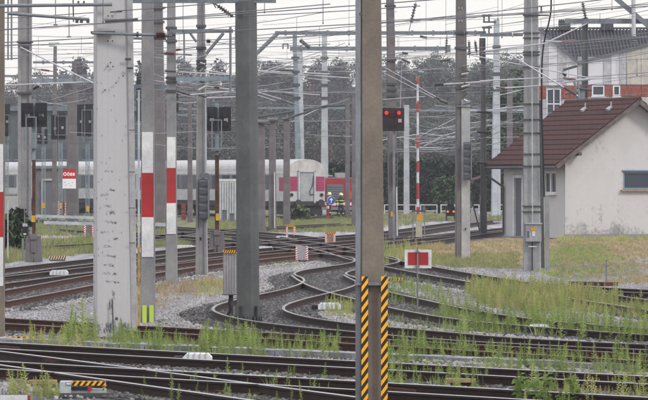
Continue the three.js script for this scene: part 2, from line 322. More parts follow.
function leafBurst(n, R, size, seed, flat = 1) { // many leaf faces filling a ball of uneven density
  const r = rng(seed), P = [], lobes = Array.from({ length: 7 }, () => [r() * 2 - 1, (r() * 2 - 1) * flat, r() * 2 - 1].map((v) => v * R * 0.55));
  for (let k = 0; k < n; k++) {
    const l = lobes[Math.floor(r() * lobes.length)], a = r() * 6.283, u = r() * 2 - 1, q = Math.pow(r(), 0.4) * R * (0.35 + 0.3 * r()), s = Math.sqrt(1 - u * u);
    const c = V(l[0] + q * s * Math.cos(a), l[1] + q * u * flat, l[2] + q * s * Math.sin(a));
    const d1 = V(r() - 0.5, r() - 0.5, r() - 0.5).normalize().multiplyScalar(size * (0.6 + 0.8 * r())), d2 = V(r() - 0.5, r() - 0.5, r() - 0.5).normalize().multiplyScalar(size * (0.5 + 0.5 * r()));
    for (const v of [c.clone().add(d1), c.clone().add(d2), c.clone().sub(d1), c.clone().sub(d1), c.clone().sub(d2), c.clone().add(d1)]) P.push(v.x, v.y, v.z);
  }
  const g = new THREE.BufferGeometry(); g.setAttribute('position', new THREE.Float32BufferAttribute(P, 3)); const Nn = []; for (let i = 0; i < P.length; i += 3) { const v = V(P[i], P[i + 1] + R * 0.25, P[i + 2]).normalize(); Nn.push(v.x, v.y, v.z); } g.setAttribute('normal', new THREE.Float32BufferAttribute(Nn, 3)); return metricUv(g); // leaves of a clump take the clump's rounded normals
}
{ // the wood on the hill: one mass on each half
  const clump = leafBurst(95, 1.9, 0.25, 5), r = rng(301);
  const mass = (x0, x1, n, cols) => { const s = []; for (let k = 0; k < n / 11; k++) { const Z = 540 + 390 * r(), x = at(x0 + (x1 - x0) * r(), HOR, Z).x, c = cols[Math.floor(r() * cols.length)], H = 4 + 4.5 * r(), W = 1.4 + 1.6 * r(); for (let q = 0; q < 11; q++) { const a = r() * 6.28, t = q / 11, w = W * Math.sqrt(Math.max(0, 1 - Math.pow(1.7 * t - 0.7, 2))) * Math.sqrt(r()), b = 0.85 + 0.3 * r(); s.push({ x: x + w * Math.cos(a), y: hillY(x, Z) + 1 + t * H, z: -Z + w * Math.sin(a), s: 0.55 + 0.6 * r(), ry: r() * 6, rz: r(), c: c.map((v) => v * b) }); } } return s; };
  scatter('hillside_wood', 'hazy grey brown wood covering the hill behind the coaches', clump, leafMat(C(1, 1, 1)), mass(-120, 372, 9000, [[0.095, 0.08, 0.07], [0.06, 0.08, 0.05], [0.12, 0.09, 0.075], [0.055, 0.07, 0.05], [0.075, 0.095, 0.055]]), 'stuff', 'wood');
  scatter('hillside_wood', 'dark green wood on the hill right of the striped post', clump, leafMat(C(1, 1, 1)), mass(366, 820, 7500, [[0.05, 0.085, 0.04], [0.07, 0.10, 0.045], [0.085, 0.095, 0.055]]), 'stuff', 'wood');
}
{ // single trees whose crowns stand against the sky
  const crown = [leafBurst(520, 3.2, 0.4, 61), leafBurst(400, 3.0, 0.38, 62, 0.8), leafBurst(300, 2.8, 0.38, 63, 1.2)];
  const mats = [leafMat(C(0.075, 0.07, 0.06)), leafMat(C(0.05, 0.07, 0.042))];
  const proto = crown.map((cg, k) => { return (label, pos, h, m, cat = 'tree') => {
    const t = thing('tree', label, cat, pos, 'trees on the skyline'), b = mb(); b.tube(V(0, -1, 0), V(0.2, h * 0.55, 0), 0.28, 0.14, 6);
    for (let i = 0; i < 6; i++) { const a = i * 1.1 + k; b.tube(V(0.1, h * (0.35 + 0.04 * i), 0), V(1.7 * Math.cos(a), h * (0.62 + 0.05 * i), 1.7 * Math.sin(a)), 0.1, 0.03, 5); }
    b.build('trunk', M.rustDark, t); const c = mesh('crown', cg, m, t); c.position.y = h * 0.66; c.scale.setScalar(h / 9); c.rotation.y = pos.x; meta(c, null, null, null, 'stuff'); return t; }; });
  const list = [[82, 56, 760, 'thin-leaved tree against the sky left of the big pale mast'], [66, 66, 800, 'smaller thin tree beside the thin-leaved one at far left'], [93, 66, 720, 'tree top partly hidden by the big pale mast'],
    [143, 58, 820, 'tree top between the pale mast and the nearer red-banded mast'], [184, 54, 800, 'tree top between the two masts under the left portal beam'], [222, 56, 780, 'tree top just left of the steel pole'],
    [266, 60, 800, 'small skyline tree right of the steel pole'], [283, 58, 820, 'skyline tree behind the first portal legs'], [312, 62, 790, 'skyline tree between the two pale portal legs'], [343, 60, 800, 'feathery skyline tree left of the yellow-striped post'],
    [403, 58, 780, 'bare-looking skyline tree right of the yellow-striped post'], [415, 66, 740, 'low skyline tree above the red and white slim pole'], [430, 66, 760, 'skyline tree left of the brown and white mast'], [447, 72, 700, 'darker skyline tree beside the brown and white mast'],
    [474, 64, 760, 'skyline tree between the brown and white mast and the dark mast']];
  list.forEach(([x, top, Z, l], i) => { const h = 7 + (i * 5 % 4), p = at(x, top, Z); proto[i % 3](l, V(p.x, p.y - h, -Z), h, mats[i > 10 ? 1 : 0]); });
  const dense = leafBurst(3600, 3.4, 0.17, 64, 1.1), near = (x, top, Z, h, l) => { const p = at(x, top, Z), t = proto[0](l, V(p.x, GY, -Z), p.y - GY, leafMat(C(0.065, 0.11, 0.05))); t.children[1].geometry = dense; t.children[1].scale.setScalar(0.85); t.children[1].position.y = p.y - GY - 3.2; return t; };
  near(512, 62, 330, 9, 'dense green tree left of the big mast and the white building');
  near(498, 100, 340, 7, 'low green tree behind the pale tall mast');
}
{ // earth bank behind the coach end
  const s = [], r = rng(77); const b = mb();
  const shape = [[-8, 0], [-6, 1.5], [-2, 3.3], [3, 4.1], [9, 3.6], [15, 1.4], [18, 0]];
  const g = extrude(shape, 10); g.computeVertexNormals(); const o = mesh('earth_bank', metricUv(g), mat(C(0.36, 0.26, 0.17), 1, { map: grit, bumpMap: bumpT, bumpScale: 0.3 })); const p = at(335, 170, 470); o.position.set(p.x, 0.5, -475); meta(o, 'tan earth bank behind the coach end', null, null, 'structure');
}
function hedge(name, label, x0, x1, top, Z, depth, n, cols, seed, cat = 'hedge') {
  const a = at(x0, HOR, Z).x, b = at(x1, HOR, Z).x, H = at(0, top, Z).y - GY, t = thing(name, label, cat, V((a + b) / 2, GY, -Z)), w = b - a, r = rng(seed);
  const core = mb().box(w - 0.3, H - 0.35, depth * 0.6, 0, (H - 0.35) / 2, 0).build('inner_twigs', mat(C(0.06, 0.10, 0.045), 1), t);
  const g = leafBurst(40, 0.42, 0.13, seed + 1), im = new THREE.InstancedMesh(g, leafMat(C(1, 1, 1)), n), m = new THREE.Matrix4(), c = new THREE.Color();
  for (let i = 0; i < n; i++) { const x = (r() - 0.5) * w, y = Math.pow(r(), 0.8) * (H - 0.25 + 0.5 * n2(x * 3, seed, 4)), z = depth * (r() < 0.75 ? 0.35 + 0.15 * r() : r() - 0.5); m.compose(V(x, Math.max(0.1, y), z), new THREE.Quaternion().setFromEuler(new THREE.Euler(r() * 6, r() * 6, 0)), V(1, 1, 1).multiplyScalar(0.7 + 0.6 * r())); im.setMatrixAt(i, m); const k = cols[Math.floor(r() * cols.length)], f = 0.75 + 0.5 * r(); im.setColorAt(i, c.setRGB(k[0] * f, k[1] * f, k[2] * f)); }
  im.name = 'foliage'; im.castShadow = im.receiveShadow = true; im.userData.kind = 'stuff'; t.add(im); return t;
}
hedge('tall_hedge', 'tall dark green overgrown hedge behind the white railings', 328, 526, 163.5, 345, 1.6, 2600, [[0.055, 0.10, 0.045], [0.075, 0.13, 0.05], [0.045, 0.08, 0.04]], 401);
hedge('leafy_bush', 'lighter green bush in front of the tall hedge', 436, 468, 180, 325, 3, 420, [[0.09, 0.16, 0.06], [0.08, 0.14, 0.055]], 403, 'bush');
hedge('leafy_bush', 'small green bush under the coach end', 292, 306, 212.5, 272, 1.2, 60, [[0.10, 0.15, 0.055]], 405, 'bush');
hedge('leafy_bush', 'round dark green bush beside the dwarf signal post at left', 8, 23, 221, 158, 1.4, 130, [[0.08, 0.14, 0.045], [0.055, 0.10, 0.035]], 407, 'bush');
hedge('leafy_bush', 'green bush behind the blue steel signals at left', 78, 94, 172, 330, 2, 120, [[0.06, 0.095, 0.05]], 409, 'bush');
{ // far hall at left
  const Z = 430, a = at(-60, HOR, Z).x, b = at(150, HOR, Z).x, top = at(0, 100, Z).y, t = thing('long_hall', 'long hazy blue grey hall behind the signals at far left', 'building', V((a + b) / 2, GY, -Z)), w = b - a;
  mb().box(w, top - 1.0, 8, 0, (top - 1.0) / 2, -4).build('wall', mat(C(0.09, 0.115, 0.12), 0.8, { map: streak }), t);
  mb().box(w + 1, 0.5, 9, 0, top - 0.75, -4).build('roof', mat(C(0.16, 0.195, 0.23), 0.6, { map: streak }), t);
  const wg = metricUv(new THREE.BoxGeometry(1.9, 1.1, 0.1)), fg = metricUv(new THREE.BoxGeometry(2.1, 0.1, 0.16));
  for (let i = 0; i < 9; i++) for (const y of [5.4]) { const q = mesh('window', wg, M.glass, t); q.position.set(-w / 2 + 1.6 + i * 2.45, y, 0.03); const s = mesh('sill', fg, M.blueSteel, q); s.position.y = -0.6; }
}
{ // shed with pale portal at left
  const Z = 300, p = onGround(45, 177 + 2.97 * F / Z), t = thing('grey_shed', 'small grey shed with pale door frame behind the left signals', 'shed', V(p.x, GY, -Z));
  mb().box(2.3, 3.6, 2.5, 0.3, 1.8, -1.3).build('wall', M.duskConcrete, t); mb().box(2.6, 0.2, 2.9, 0.3, 3.7, -1.3).build('roof', M.beam, t);
  const d = mb().box(0.75, 2.5, 0.08, 0.25, 1.25, 0.0).build('door', M.darkBox, t); mb().box(0.12, 2.7, 0.14, 0.72, 1.35, 0.0).box(0.12, 2.7, 0.14, -0.22, 1.35, 0).box(1.06, 0.14, 0.14, 0.25, 2.77, 0.0).build('door_frame', M.paleSteel, d);
}
// ---------------------------------------------------------------- white building with corrugated roof
{
  const Z = 262, k = Z / F, O = V(at(590, HOR, Z).x, GY, -Z), t = thing('panel_building', 'large white panelled building with dark corrugated roof and red band', 'building', O);
  const lx = (x) => (x - 590) * k, ly = (y) => EYE - (y - HOR) * k - GY;
  const cPan = [mat(C(0.55, 0.545, 0.555), 0.6, { map: streak }), mat(C(0.56, 0.555, 0.56), 0.6)], cCream = mat(C(0.58, 0.545, 0.48), 0.7, { map: mottle }), brick = mat(C(0.34, 0.10, 0.065), 0.85, { map: grit });
  const panel = (name, pts, m, z = 0, th = 0.12) => mesh(name, metricUv(extrude(pts, th).translate(0, 0, z)), m, t);
  const gap = 0.5, P = (a) => a.map(([x, y]) => [lx(x), ly(y)]);
  const topB = (x) => 63 - (x - 577) * 19 / 71, topA = (x) => x < 540 ? 31 : 30 + (x - 540) * 33 / 37;
  const colsB = [577.5, 588, 603, 611, 619, 626, 641, 656, 672, 690];
  for (let i = 0; i + 1 < colsB.length; i++) { const a = colsB[i] + gap * 0.3, b = colsB[i + 1] - gap * 0.3; panel('wall_panel', P([[a, 84.6], [b, 84.6], [b, topB(b)], [a, topB(a)]]), i > 4 ? cCream : cPan[i % 2], 0); }
  const colsA = [527, 540, 548, 557, 566, 577];
  for (let i = 0; i + 1 < colsA.length; i++) { const a = colsA[i] + gap * 0.3, b = colsA[i + 1] - gap * 0.3; panel('wall_panel', P([[a, 85.6], [b, 85.6], [b, Math.min(topA(b), 84)], [a, topA(a)]]), cPan[(i + 1) % 2], 0.3); }
  mb().box(lx(690) - lx(578), 14.5, 0.3, (lx(690) + lx(578)) / 2, 7.2 - 3.6, -0.35).build('backing_wall', mat(C(0.3, 0.3, 0.3), 0.9), t);
  // red band with window gaps
  const band = (x0, x1, y0, y1, m, z, name) => panel(name, P([[x0, y1], [x1, y1], [x1, y0], [x0, y0]]), m, z);
  for (const [a, b] of [[578, 591.6], [604.6, 612.6], [620.4, 640.8], [641.2, 662], [662.4, 690]]) band(a, b, 85, 96.4, brick, 0.02, 'red_panel');
  band(578, 690, 96.8, 240, cCream, -0.02, 'lower_wall');
  band(527, 545.6, 86, 99, brick, 0.32, 'red_panel'); band(561.2, 577, 86, 99, brick, 0.32, 'red_panel'); band(527, 545.6, 99.4, 240, cPan[0], 0.28, 'lower_wall'); band(561.2, 577, 99.4, 240, cPan[0], 0.28, 'lower_wall'); band(545.8, 561, 122, 240, cPan[0], 0.28, 'lower_wall');
  const win = (x0, x1, y0, y1, z) => { const g = mb().box(lx(x1) - lx(x0), ly(y0) - ly(y1), 0.05, (lx(x0) + lx(x1)) / 2, (ly(y0) + ly(y1)) / 2, z).build('window', M.glass, t); const f = 0.09, X0 = lx(x0), X1_ = lx(x1), Y0 = ly(y1), Y1 = ly(y0);
    mb().box(f, Y1 - Y0, 0.14, X0 + f / 2, (Y0 + Y1) / 2, z + 0.03).box(f, Y1 - Y0, 0.14, X1_ - f / 2, (Y0 + Y1) / 2, z + 0.03).box(X1_ - X0 - 2 * f, f, 0.14, (X0 + X1_) / 2, Y1 - f / 2, z + 0.03).box(X1_ - X0 - 2 * f, f, 0.14, (X0 + X1_) / 2, Y0 + f / 2, z + 0.03).build('frame', M.white, g);
    mb().box(X1_ - X0 + 0.1, 0.1, 0.3, (X0 + X1_) / 2, Y0 - 0.06, z + 0.1).build('sill', M.white, g); return g; };
  win(591.8, 604.4, 85.4, 96, 0.03); win(612.8, 620.2, 85.4, 96, 0.03);
  const big = win(546, 560.8, 88.5, 121, 0.3); mb().box(0.08, ly(89) - ly(120), 0.12, lx(553.5), (ly(89) + ly(120)) / 2, 0.33).box(lx(560) - lx(547), 0.08, 0.1, lx(553.5), ly(104), 0.33).build('glazing_bar', M.white, big);
  // roof plane falling towards the viewer, ribs as real folds
  const rp = [], zr = 7, yR = EYE - GY + (ly(30) - EYE + GY) * 269.4 / 262; const rows = 60, x0 = lx(541), x1 = lx(700);
  const zAt = (s) => -0.4 - (1 - s) * zr;              // s = 0 ridge .. 1 eaves
  const yAt = (s) => yR * (1 + (zr + 0.4) / Z * 0.0) - s * (yR - ly(66));
  const W = (x1 - x0), nf = 46; const vert = (u, s) => { const f = Math.floor(u * 4) % 4; return [x0 + W * u / nf, yAt(s) + (f === 1 || f === 2 ? 0.13 : 0), zAt(s)]; };
  for (let i = 0; i < nf * 4; i++) { const u0 = i / 4, u1 = (i + 1) / 4, a = vert(u0, 0), b = vert(u1, 0), c = vert(u1, 1), d = vert(u0, 1); rp.push(...a, ...d, ...c, ...a, ...c, ...b); }
  const rg = new THREE.BufferGeometry(); rg.setAttribute('position', new THREE.Float32BufferAttribute(rp, 3)); rg.computeVertexNormals();
  const roof = mesh('roof', metricUv(rg), mat(C(0.06, 0.055, 0.062), 0.8, { map: streak, side: THREE.DoubleSide }), t);
  const vb = (a, b, z) => { const A = V(lx(a[0]), ly(a[1]), z), B = V(lx(b[0]), ly(b[1]), z); return mb().bar(A, B, 0.5, 0.16); };
  vb([577, 63.3], [690, 33], 0.05).build('verge_trim', M.darkBox, roof); vb([540, 29.6], [577.5, 62.6], 0.35).build('verge_trim', M.darkBox, roof);
  for (const [a, b] of [[565, 577], [608.5, 621]]) { const c = mb(); c.box(lx(b) - lx(a), 0.65, 0.6, lx((a + b) / 2), yR + 0.3, zAt(0) + 0.3); for (let i = 0; i < 6; i++) c.box(0.07, 0.72, 0.66, lx(a) + (i + 0.5) * (lx(b) - lx(a)) / 6, yR + 0.34, zAt(0) + 0.3); c.build('roof_vent', M.darkSteel, roof); }
  const rc = mb(); for (let i = 0; i < 46; i++) rc.box(W / 52, 0.12, 0.35, x0 + (i + 0.5) * W / nf, yAt(0) + 0.12, zAt(0)); rc.build('ridge_cap', M.darkSteel, roof);
}
// ---------------------------------------------------------------- plastered house
{
  const Zc = depthOf(238.5), O = onGround(565.3, 238.5), t = thing('plastered_house', 'white plastered house with brown tiled gable roof at right', 'house', O, null, 0.325);
  const PT = 0.633, W = 7.23, D = 8.2, eh = 3.95, rise = Math.tan(PT) * W / 2, th = 0.3;
  // plaster with weather stains: mould with ragged outline at the foot
  const plaster = (seed, stains) => { const N = 512, f = noiseField(N, seed, [[5, 0.4], [13, 0.35], [40, 0.3], [128, 0.2]]), q = noiseField(N, seed + 1, [[9, 0.5], [26, 0.5], [90, 0.4]]);
    const tx = tex(N, (i, x, y) => { const h = y / N * 8; let v = 0.93 + 0.035 * f[i], c = [v, v * 0.99, v * 0.975]; if (stains) { const m = cl((q[i] + 0.45 + 0.5 * f[(x * 3) % N] - h * 0.8) * 0.9); const n = cl((f[i] - 0.42) * 2) * 0.16; c = c.map((k, j) => k * (1 - 0.36 * m - n) + [0.16, 0.16, 0.17][j] * 0.3 * m); } return c; }, 8); return tx; };
  const wm = mat(C(0.575, 0.58, 0.595), 0.95, { map: plaster(501, true), bumpMap: bumpT, bumpScale: 0.004 }), sm = mat(C(0.575, 0.58, 0.595), 0.95, { map: plaster(511, false) });
  const wx0 = 3.02, wx1 = 6.4, wy0 = 2.35, wy1 = 3.25;
  const gable = extrude([[0, 0], [W, 0], [W, eh], [W / 2, eh + rise], [0, eh]], th, [[[wx0, wy0], [wx0, wy1], [wx1, wy1], [wx1, wy0]]]).translate(0, 0, -th);
  mesh('gable_wall', metricUv(gable), wm, t);
  // side wall, local z from -th to -D
  const side = extrude([[th, 0], [D, 0], [D, eh], [th, eh]], th, [[[1.2, 2.15], [1.2, 3.25], [2.8, 3.25], [2.8, 2.15]], [[5.6, 0.02], [5.6, 3.1], [6.95, 3.1], [6.95, 0.02]]]).rotateY(Math.PI / 2).translate(0, 0, 0);
  mesh('side_wall', metricUv(side), sm, t);
  mesh('side_wall', metricUv(new THREE.BoxGeometry(th, eh, D - th).translate(W - th / 2, eh / 2, -(D + th) / 2)), sm, t);
  mesh('rear_wall', metricUv(extrude([[th, 0], [W - th, 0], [W - th, eh], [W / 2, eh + rise - 0.3], [th, eh]], th).translate(0, 0, -D)), sm, t);
  mb().box(W + 0.1, 0.2, 0.06, W / 2, 0.1, 0.035).build('plinth', M.greyConcrete, t);
  const gw = mb().box(wx1 - wx0, wy1 - wy0, 0.03, (wx0 + wx1) / 2, (wy0 + wy1) / 2, -0.14).build('window', M.glass, t);
  const fm = mat(C(0.16, 0.21, 0.29), 0.6), fr = mb(); const fx = (wx0 + wx1) / 2; fr.box(wx1 - wx0, 0.1, 0.1, fx, wy1 - 0.05, -0.1).box(wx1 - wx0, 0.1, 0.1, fx, wy0 + 0.05, -0.1); for (const x of [wx0 + 0.05, fx, wx1 - 0.05]) fr.box(0.1, wy1 - wy0 - 0.2, 0.1, x, (wy0 + wy1) / 2, -0.1); fr.build('frame', fm, gw);
  mb().box(wx1 - wx0 + 0.25, 0.07, 0.28, fx, wy0 - 0.035, 0.06).build('sill', M.wood, gw); mb().box(wx1 - wx0 + 0.1, 0.06, 0.1, fx, wy1 + 0.03, 0.02).build('lintel', fm, gw);
  const sw = mb().box(0.03, 1.1, 1.6, 0.14, 2.7, -2.0).build('window', M.glass, t), sf = mb(); sf.box(0.1, 0.1, 1.6, 0.09, 3.2, -2).box(0.1, 0.1, 1.6, 0.09, 2.2, -2); for (const z of [-1.24, -2.0, -2.76]) sf.box(0.1, 0.9, 0.14, 0.09, 2.7, z); sf.build('frame', M.white, sw); mb().box(0.2, 0.06, 1.8, -0.08, 2.12, -2).build('sill', M.white, sw);
  const dr = mb().box(0.05, 3.0, 1.0, 0.12, 1.52, -6.28).build('door', M.darkBox, t); mb().box(0.14, 3.05, 0.16, 0.06, 1.55, -5.69).box(0.14, 3.05, 0.16, 0.06, 1.55, -6.86).box(0.14, 0.16, 1.0, 0.06, 3.0, -6.28).build('door_frame', M.white, dr); mb().box(0.06, 0.04, 0.14, 0.06, 1.3, -5.92).build('handle', M.galv, dr);
  // roof: two slopes of overlapping courses
  const ov = 0.72, fo = 0.62, L = (W / 2 + ov) / Math.cos(PT), nC = 13, tile = [mat(C(0.125, 0.053, 0.043), 0.8, { map: rustT }), mat(C(0.11, 0.047, 0.039), 0.8, { map: rustT }), mat(C(0.14, 0.06, 0.048), 0.8, { map: rustT })];
  const roof = new THREE.Group(); roof.name = 'roof'; t.add(roof);
  for (const sgn of [-1, 1]) for (let i = 0; i < nC; i++) {
    const m = (i + 0.5) * L / nC, cx = W / 2 + sgn * (m * Math.cos(PT)), cy = eh + rise + 0.14 - m * Math.sin(PT);
    const P = [], len = D + 2 * fo, nT = 40, hw = L / nC / 2 + 0.05; // interlocking tiles: a rolled section along the course
    const ring = (k) => { const z = fo - len * k / (nT * 4), w = [0, 0.035, 0.045, 0.02][k % 4]; return [[-hw, w + 0.02 - 0.012], [hw, w + 0.055], [hw, w + 0.0]].map(([a, b]) => [a, b, z]); };
    for (let k = 0; k < nT * 4; k++) { const A = ring(k), B = ring(k + 1); for (let q = 0; q < 2; q++) P.push(...A[q], ...A[q + 1], ...B[q + 1], ...A[q], ...B[q + 1], ...B[q]); }
    const g = new THREE.BufferGeometry(); g.setAttribute('position', new THREE.Float32BufferAttribute(P, 3)); g.computeVertexNormals(); metricUv(g);
    const o = mesh('tile_course', g, tile[(i * 2 + (sgn > 0 ? 1 : 0)) % 3], roof); o.material.side = THREE.DoubleSide; o.position.set(cx, cy, 0); o.rotation.z = sgn > 0 ? -PT : PT; if (sgn < 0) o.scale.x = -1;
  }
  const dk = mb(); for (const s of [-1, 1]) { const m = L / 2; dk.box(L, 0.08, D + 2 * fo - 0.04, W / 2 + s * m * Math.cos(PT), eh + rise + 0.06 - m * Math.sin(PT), -D / 2, 0, 0, s > 0 ? -PT : PT); } dk.build('roof_deck', mat(C(0.12, 0.1, 0.09), 0.9), roof);
  const vg = mb(); for (const s of [-1, 1]) { const m = L / 2; vg.box(L, 0.2, 0.05, W / 2 + s * m * Math.cos(PT), eh + rise + 0.02 - m * Math.sin(PT), fo + 0.03, 0, 0, s > 0 ? -PT : PT); } vg.build('verge_board', mat(C(0.16, 0.13, 0.12), 0.8, { map: grit }), roof);
  for (let i = 0; i < 20; i++) mb().tube(V(W / 2, eh + rise + 0.13, fo - i * 0.47 + 0.02), V(W / 2, eh + rise + 0.15, fo - i * 0.47 - 0.5), 0.14, 0.125, 8).build('ridge_tile', tile[i % 3], roof);
  for (const z of [-1.3, -4.6]) mb().box(0.25, 0.22, 0.3, W / 2 - 0.75, eh + rise - 0.33, z, 0, 0, 0.6).box(0.05, 0.4, 0.05, W / 2 - 0.68, eh + rise - 0.15, z).build('roof_vent', M.paleSteel, roof);
  mb().box(0.18, 0.16, 0.7, 0.55, eh + 0.13, 0.2).build('purlin_end', M.darkSteel, roof);
  const ex = W / 2 - L * Math.cos(PT), ey = eh + rise - L * Math.sin(PT);
  mb().tube(V(ex - 0.02, ey + 0.02, fo), V(ex - 0.02, ey + 0.02, -D - fo), 0.08, 0.08, 8).build('gutter', M.darkSteel, roof);
  mb().tube(V(ex, ey, -D - fo + 0.3), V(ex + 0.05, ey - 0.45, -D - fo + 0.3), 0.055).tube(V(ex + 0.05, ey - 0.45, -D - fo + 0.3), V(-0.1, ey - 0.95, -D + 0.2), 0.055).tube(V(-0.1, ey - 0.95, -D + 0.2), V(-0.1, 0.1, -D + 0.2), 0.055).build('downpipe', M.darkSteel, roof);
  // little porch roof on the far side
  mb().box(0.9, 0.08, 1.2, -0.9, 2.9, -D - 1.3, 0, 0, 0.3).build('porch_roof', tile[0], t); mb().box(0.08, 0.1, 1.2, -1.3, 2.72, -D - 1.3).tube(V(-1.25, 2.7, -D - 1.9), V(-0.5, 0, -D - 1.9), 0.04).build('porch_bracket', M.darkSteel, t);
}
// ---------------------------------------------------------------- coaches
{
  const A = V(at(306.5, HOR, 280).x, 0, -280), B = V(at(10, HOR, 336).x, 0, -336), dir = B.clone().sub(A).normalize(), turn = Math.atan2(-dir.x, -dir.z);
  const cream = mat(C(0.60, 0.585, 0.55), 0.6, { map: streak }), whiteP = mat(C(0.60, 0.61, 0.63), 0.5, { map: mottle }), mag = mat(C(0.42, 0.025, 0.12), 0.5, { map: mottle }), under = mat(C(0.03, 0.03, 0.035), 0.85), doorM = mat(C(0.42, 0.44, 0.46), 0.6, { map: mottle });
  const sec = (w) => { const p = [[-w, 1.15], [w, 1.15], [w, 3.1]]; for (let i = 0; i <= 10; i++) { const a = i / 10 * Math.PI; p.push([w * Math.cos(a) * (i === 0 || i === 10 ? 1 : 1), 3.1 + 0.95 * Math.pow(Math.sin(a), 0.75)]); } p.push([-w, 3.1]); return p; };
  const L = 26.4;
  const coach = (k, label) => {
    const t = thing('passenger_coach', label, 'railway coach', A.clone().addScaledVector(dir, k * (L + 0.5)), 'coaches standing in the yard', turn);
    const lower = extrude([[-1.41, 1.1], [1.41, 1.1], [1.41, 3.12], [-1.41, 3.12]], L).translate(0, 0, -L); mesh('body', metricUv(lower), whiteP, t);
    const arc = [[-1.41, 3.122], [1.41, 3.122]]; for (let i = 1; i < 14; i++) { const a = i / 14 * Math.PI; arc.push([1.41 * Math.cos(a), 3.122 + 0.93 * Math.pow(Math.sin(a), 0.8)]); }
    mesh('roof', metricUv(extrude(arc, L - 0.01).translate(0, 0, -L)), cream, t);
    mb().box(0.03, 0.12, L, -1.42, 3.1, -L / 2).box(0.03, 0.12, L, 1.42, 3.1, -L / 2).build('gutter_strip', M.white, t);
    const wg = metricUv(new THREE.BoxGeometry(0.04, 0.95, 1.35)); for (let i = 0; i < 11; i++) { const w = mesh('window', wg, M.glass, t); w.position.set(-1.42, 2.45, -3.4 - i * 1.95); const w2 = mesh('window', wg, M.glass, t); w2.position.set(1.42, 2.45, -3.4 - i * 1.95); }
    mb().box(0.03, 1.05, L - 4.2, -1.412, 2.44, -L / 2).box(0.03, 1.05, L - 4.2, 1.412, 2.44, -L / 2).build('window_band', mat(C(0.10, 0.115, 0.15), 0.5), t);
    mb().box(0.03, 0.95, 1.3, -1.42, 2.3, -0.9).box(0.03, 0.95, 1.3, 1.42, 2.3, -0.9).build('magenta_panel', mag, t);
    for (const s of [-1, 1]) mb().box(0.63, 1.0, 0.04, s * 1.05, 2.33, 0.02).build('end_panel', mag, t);
    const d = mb().box(0.98, 2.0, 0.05, 0, 2.1, 0.025).build('end_door', doorM, t); mb().box(0.12, 2.25, 0.14, -0.6, 2.1, 0.05).box(0.12, 2.25, 0.14, 0.6, 2.1, 0.05).box(1.32, 0.14, 0.14, 0, 3.2, 0.05).build('gangway_frame', whiteP, d);
    const cb = mb(); let q = [[0.52, 2.9], [0.42, 2.2], [0.2, 1.8], [0.25, 1.55], [0.5, 1.6]]; for (let i = 0; i < 4; i++) cb.tube(V(q[i][0], q[i][1], 0.12), V(q[i + 1][0], q[i + 1][1], 0.12), 0.025, 0.025, 5); cb.build('jumper_cable', M.black, t);
    mb().box(2.5, 0.75, 2.2, 0, 0.55, -1.3).box(2.7, 0.35, L - 1.2, 0, 0.93, -L / 2).box(2.2, 0.5, 5, 0, 0.6, -L / 2).box(2.75, 0.3, 0.3, 0, 0.95, -0.1).build('underframe', under, t);
    for (const s of [-1, 1]) mb().tube(V(s * 0.87, 1.0, 0), V(s * 0.87, 1.0, 0.55), 0.09, 0.09, 8).tube(V(s * 0.87, 1.0, 0.55), V(s * 0.87, 1.0, 0.6), 0.24, 0.24, 10).build('buffer', under, t);
    for (const z of [-3.2, -L + 3.2]) { const b = mb().box(2.2, 0.35, 3.2, 0, 0.62, z).build('bogie', under, t); for (const dz of [-1.2, 1.2]) mb().tube(V(-0.8, 0.46, z + dz), V(0.8, 0.46, z + dz), 0.08).tube(V(-0.8, 0.46, z + dz), V(-0.68, 0.46, z + dz), 0.46, 0.46, 16).tube(V(0.68, 0.46, z + dz), V(0.8, 0.46, z + dz), 0.46, 0.46, 16).build('wheelset', M.darkSteel, b); }
    for (const s of [-1, 1]) mb().tube(V(s * 1.15, 1.55, 0), V(s * 1.15, 1.55, 0.08), 0.12, 0.12, 10).build('tail_lamp', M.black, t);
    return t;
  };
  coach(0, 'white coach with magenta end panels and closed gangway door'); coach(1, 'second coach, behind the banded masts and the container'); coach(2, 'farthest coach, seen between the masts at the left edge');
}
{ // white corrugated container
  const Z = 266, t = thing('corrugated_container', 'white corrugated container standing in front of the coaches', 'container', V(at(238, HOR, Z).x, GY, -Z)); const h = at(0, 180, Z).y - GY, w = px(44, Z);
  mb().box(w, h - 0.1, 2.2, 0, h / 2, -1.1).build('body', mat(C(0.60, 0.62, 0.64), 0.6, { map: streak }), t); const b = mb(); for (let i = 0; i < 17; i++) b.box(0.085, h - 0.3, 0.06, -w / 2 + 0.12 + i * (w - 0.2) / 16.5, h / 2, 0.03); b.build('corrugation', mat(C(0.64, 0.66, 0.68), 0.6, { map: streak }), t); mb().box(w + 0.04, 0.14, 2.25, 0, h, -1.1).build('top_rail', M.white, t);
}
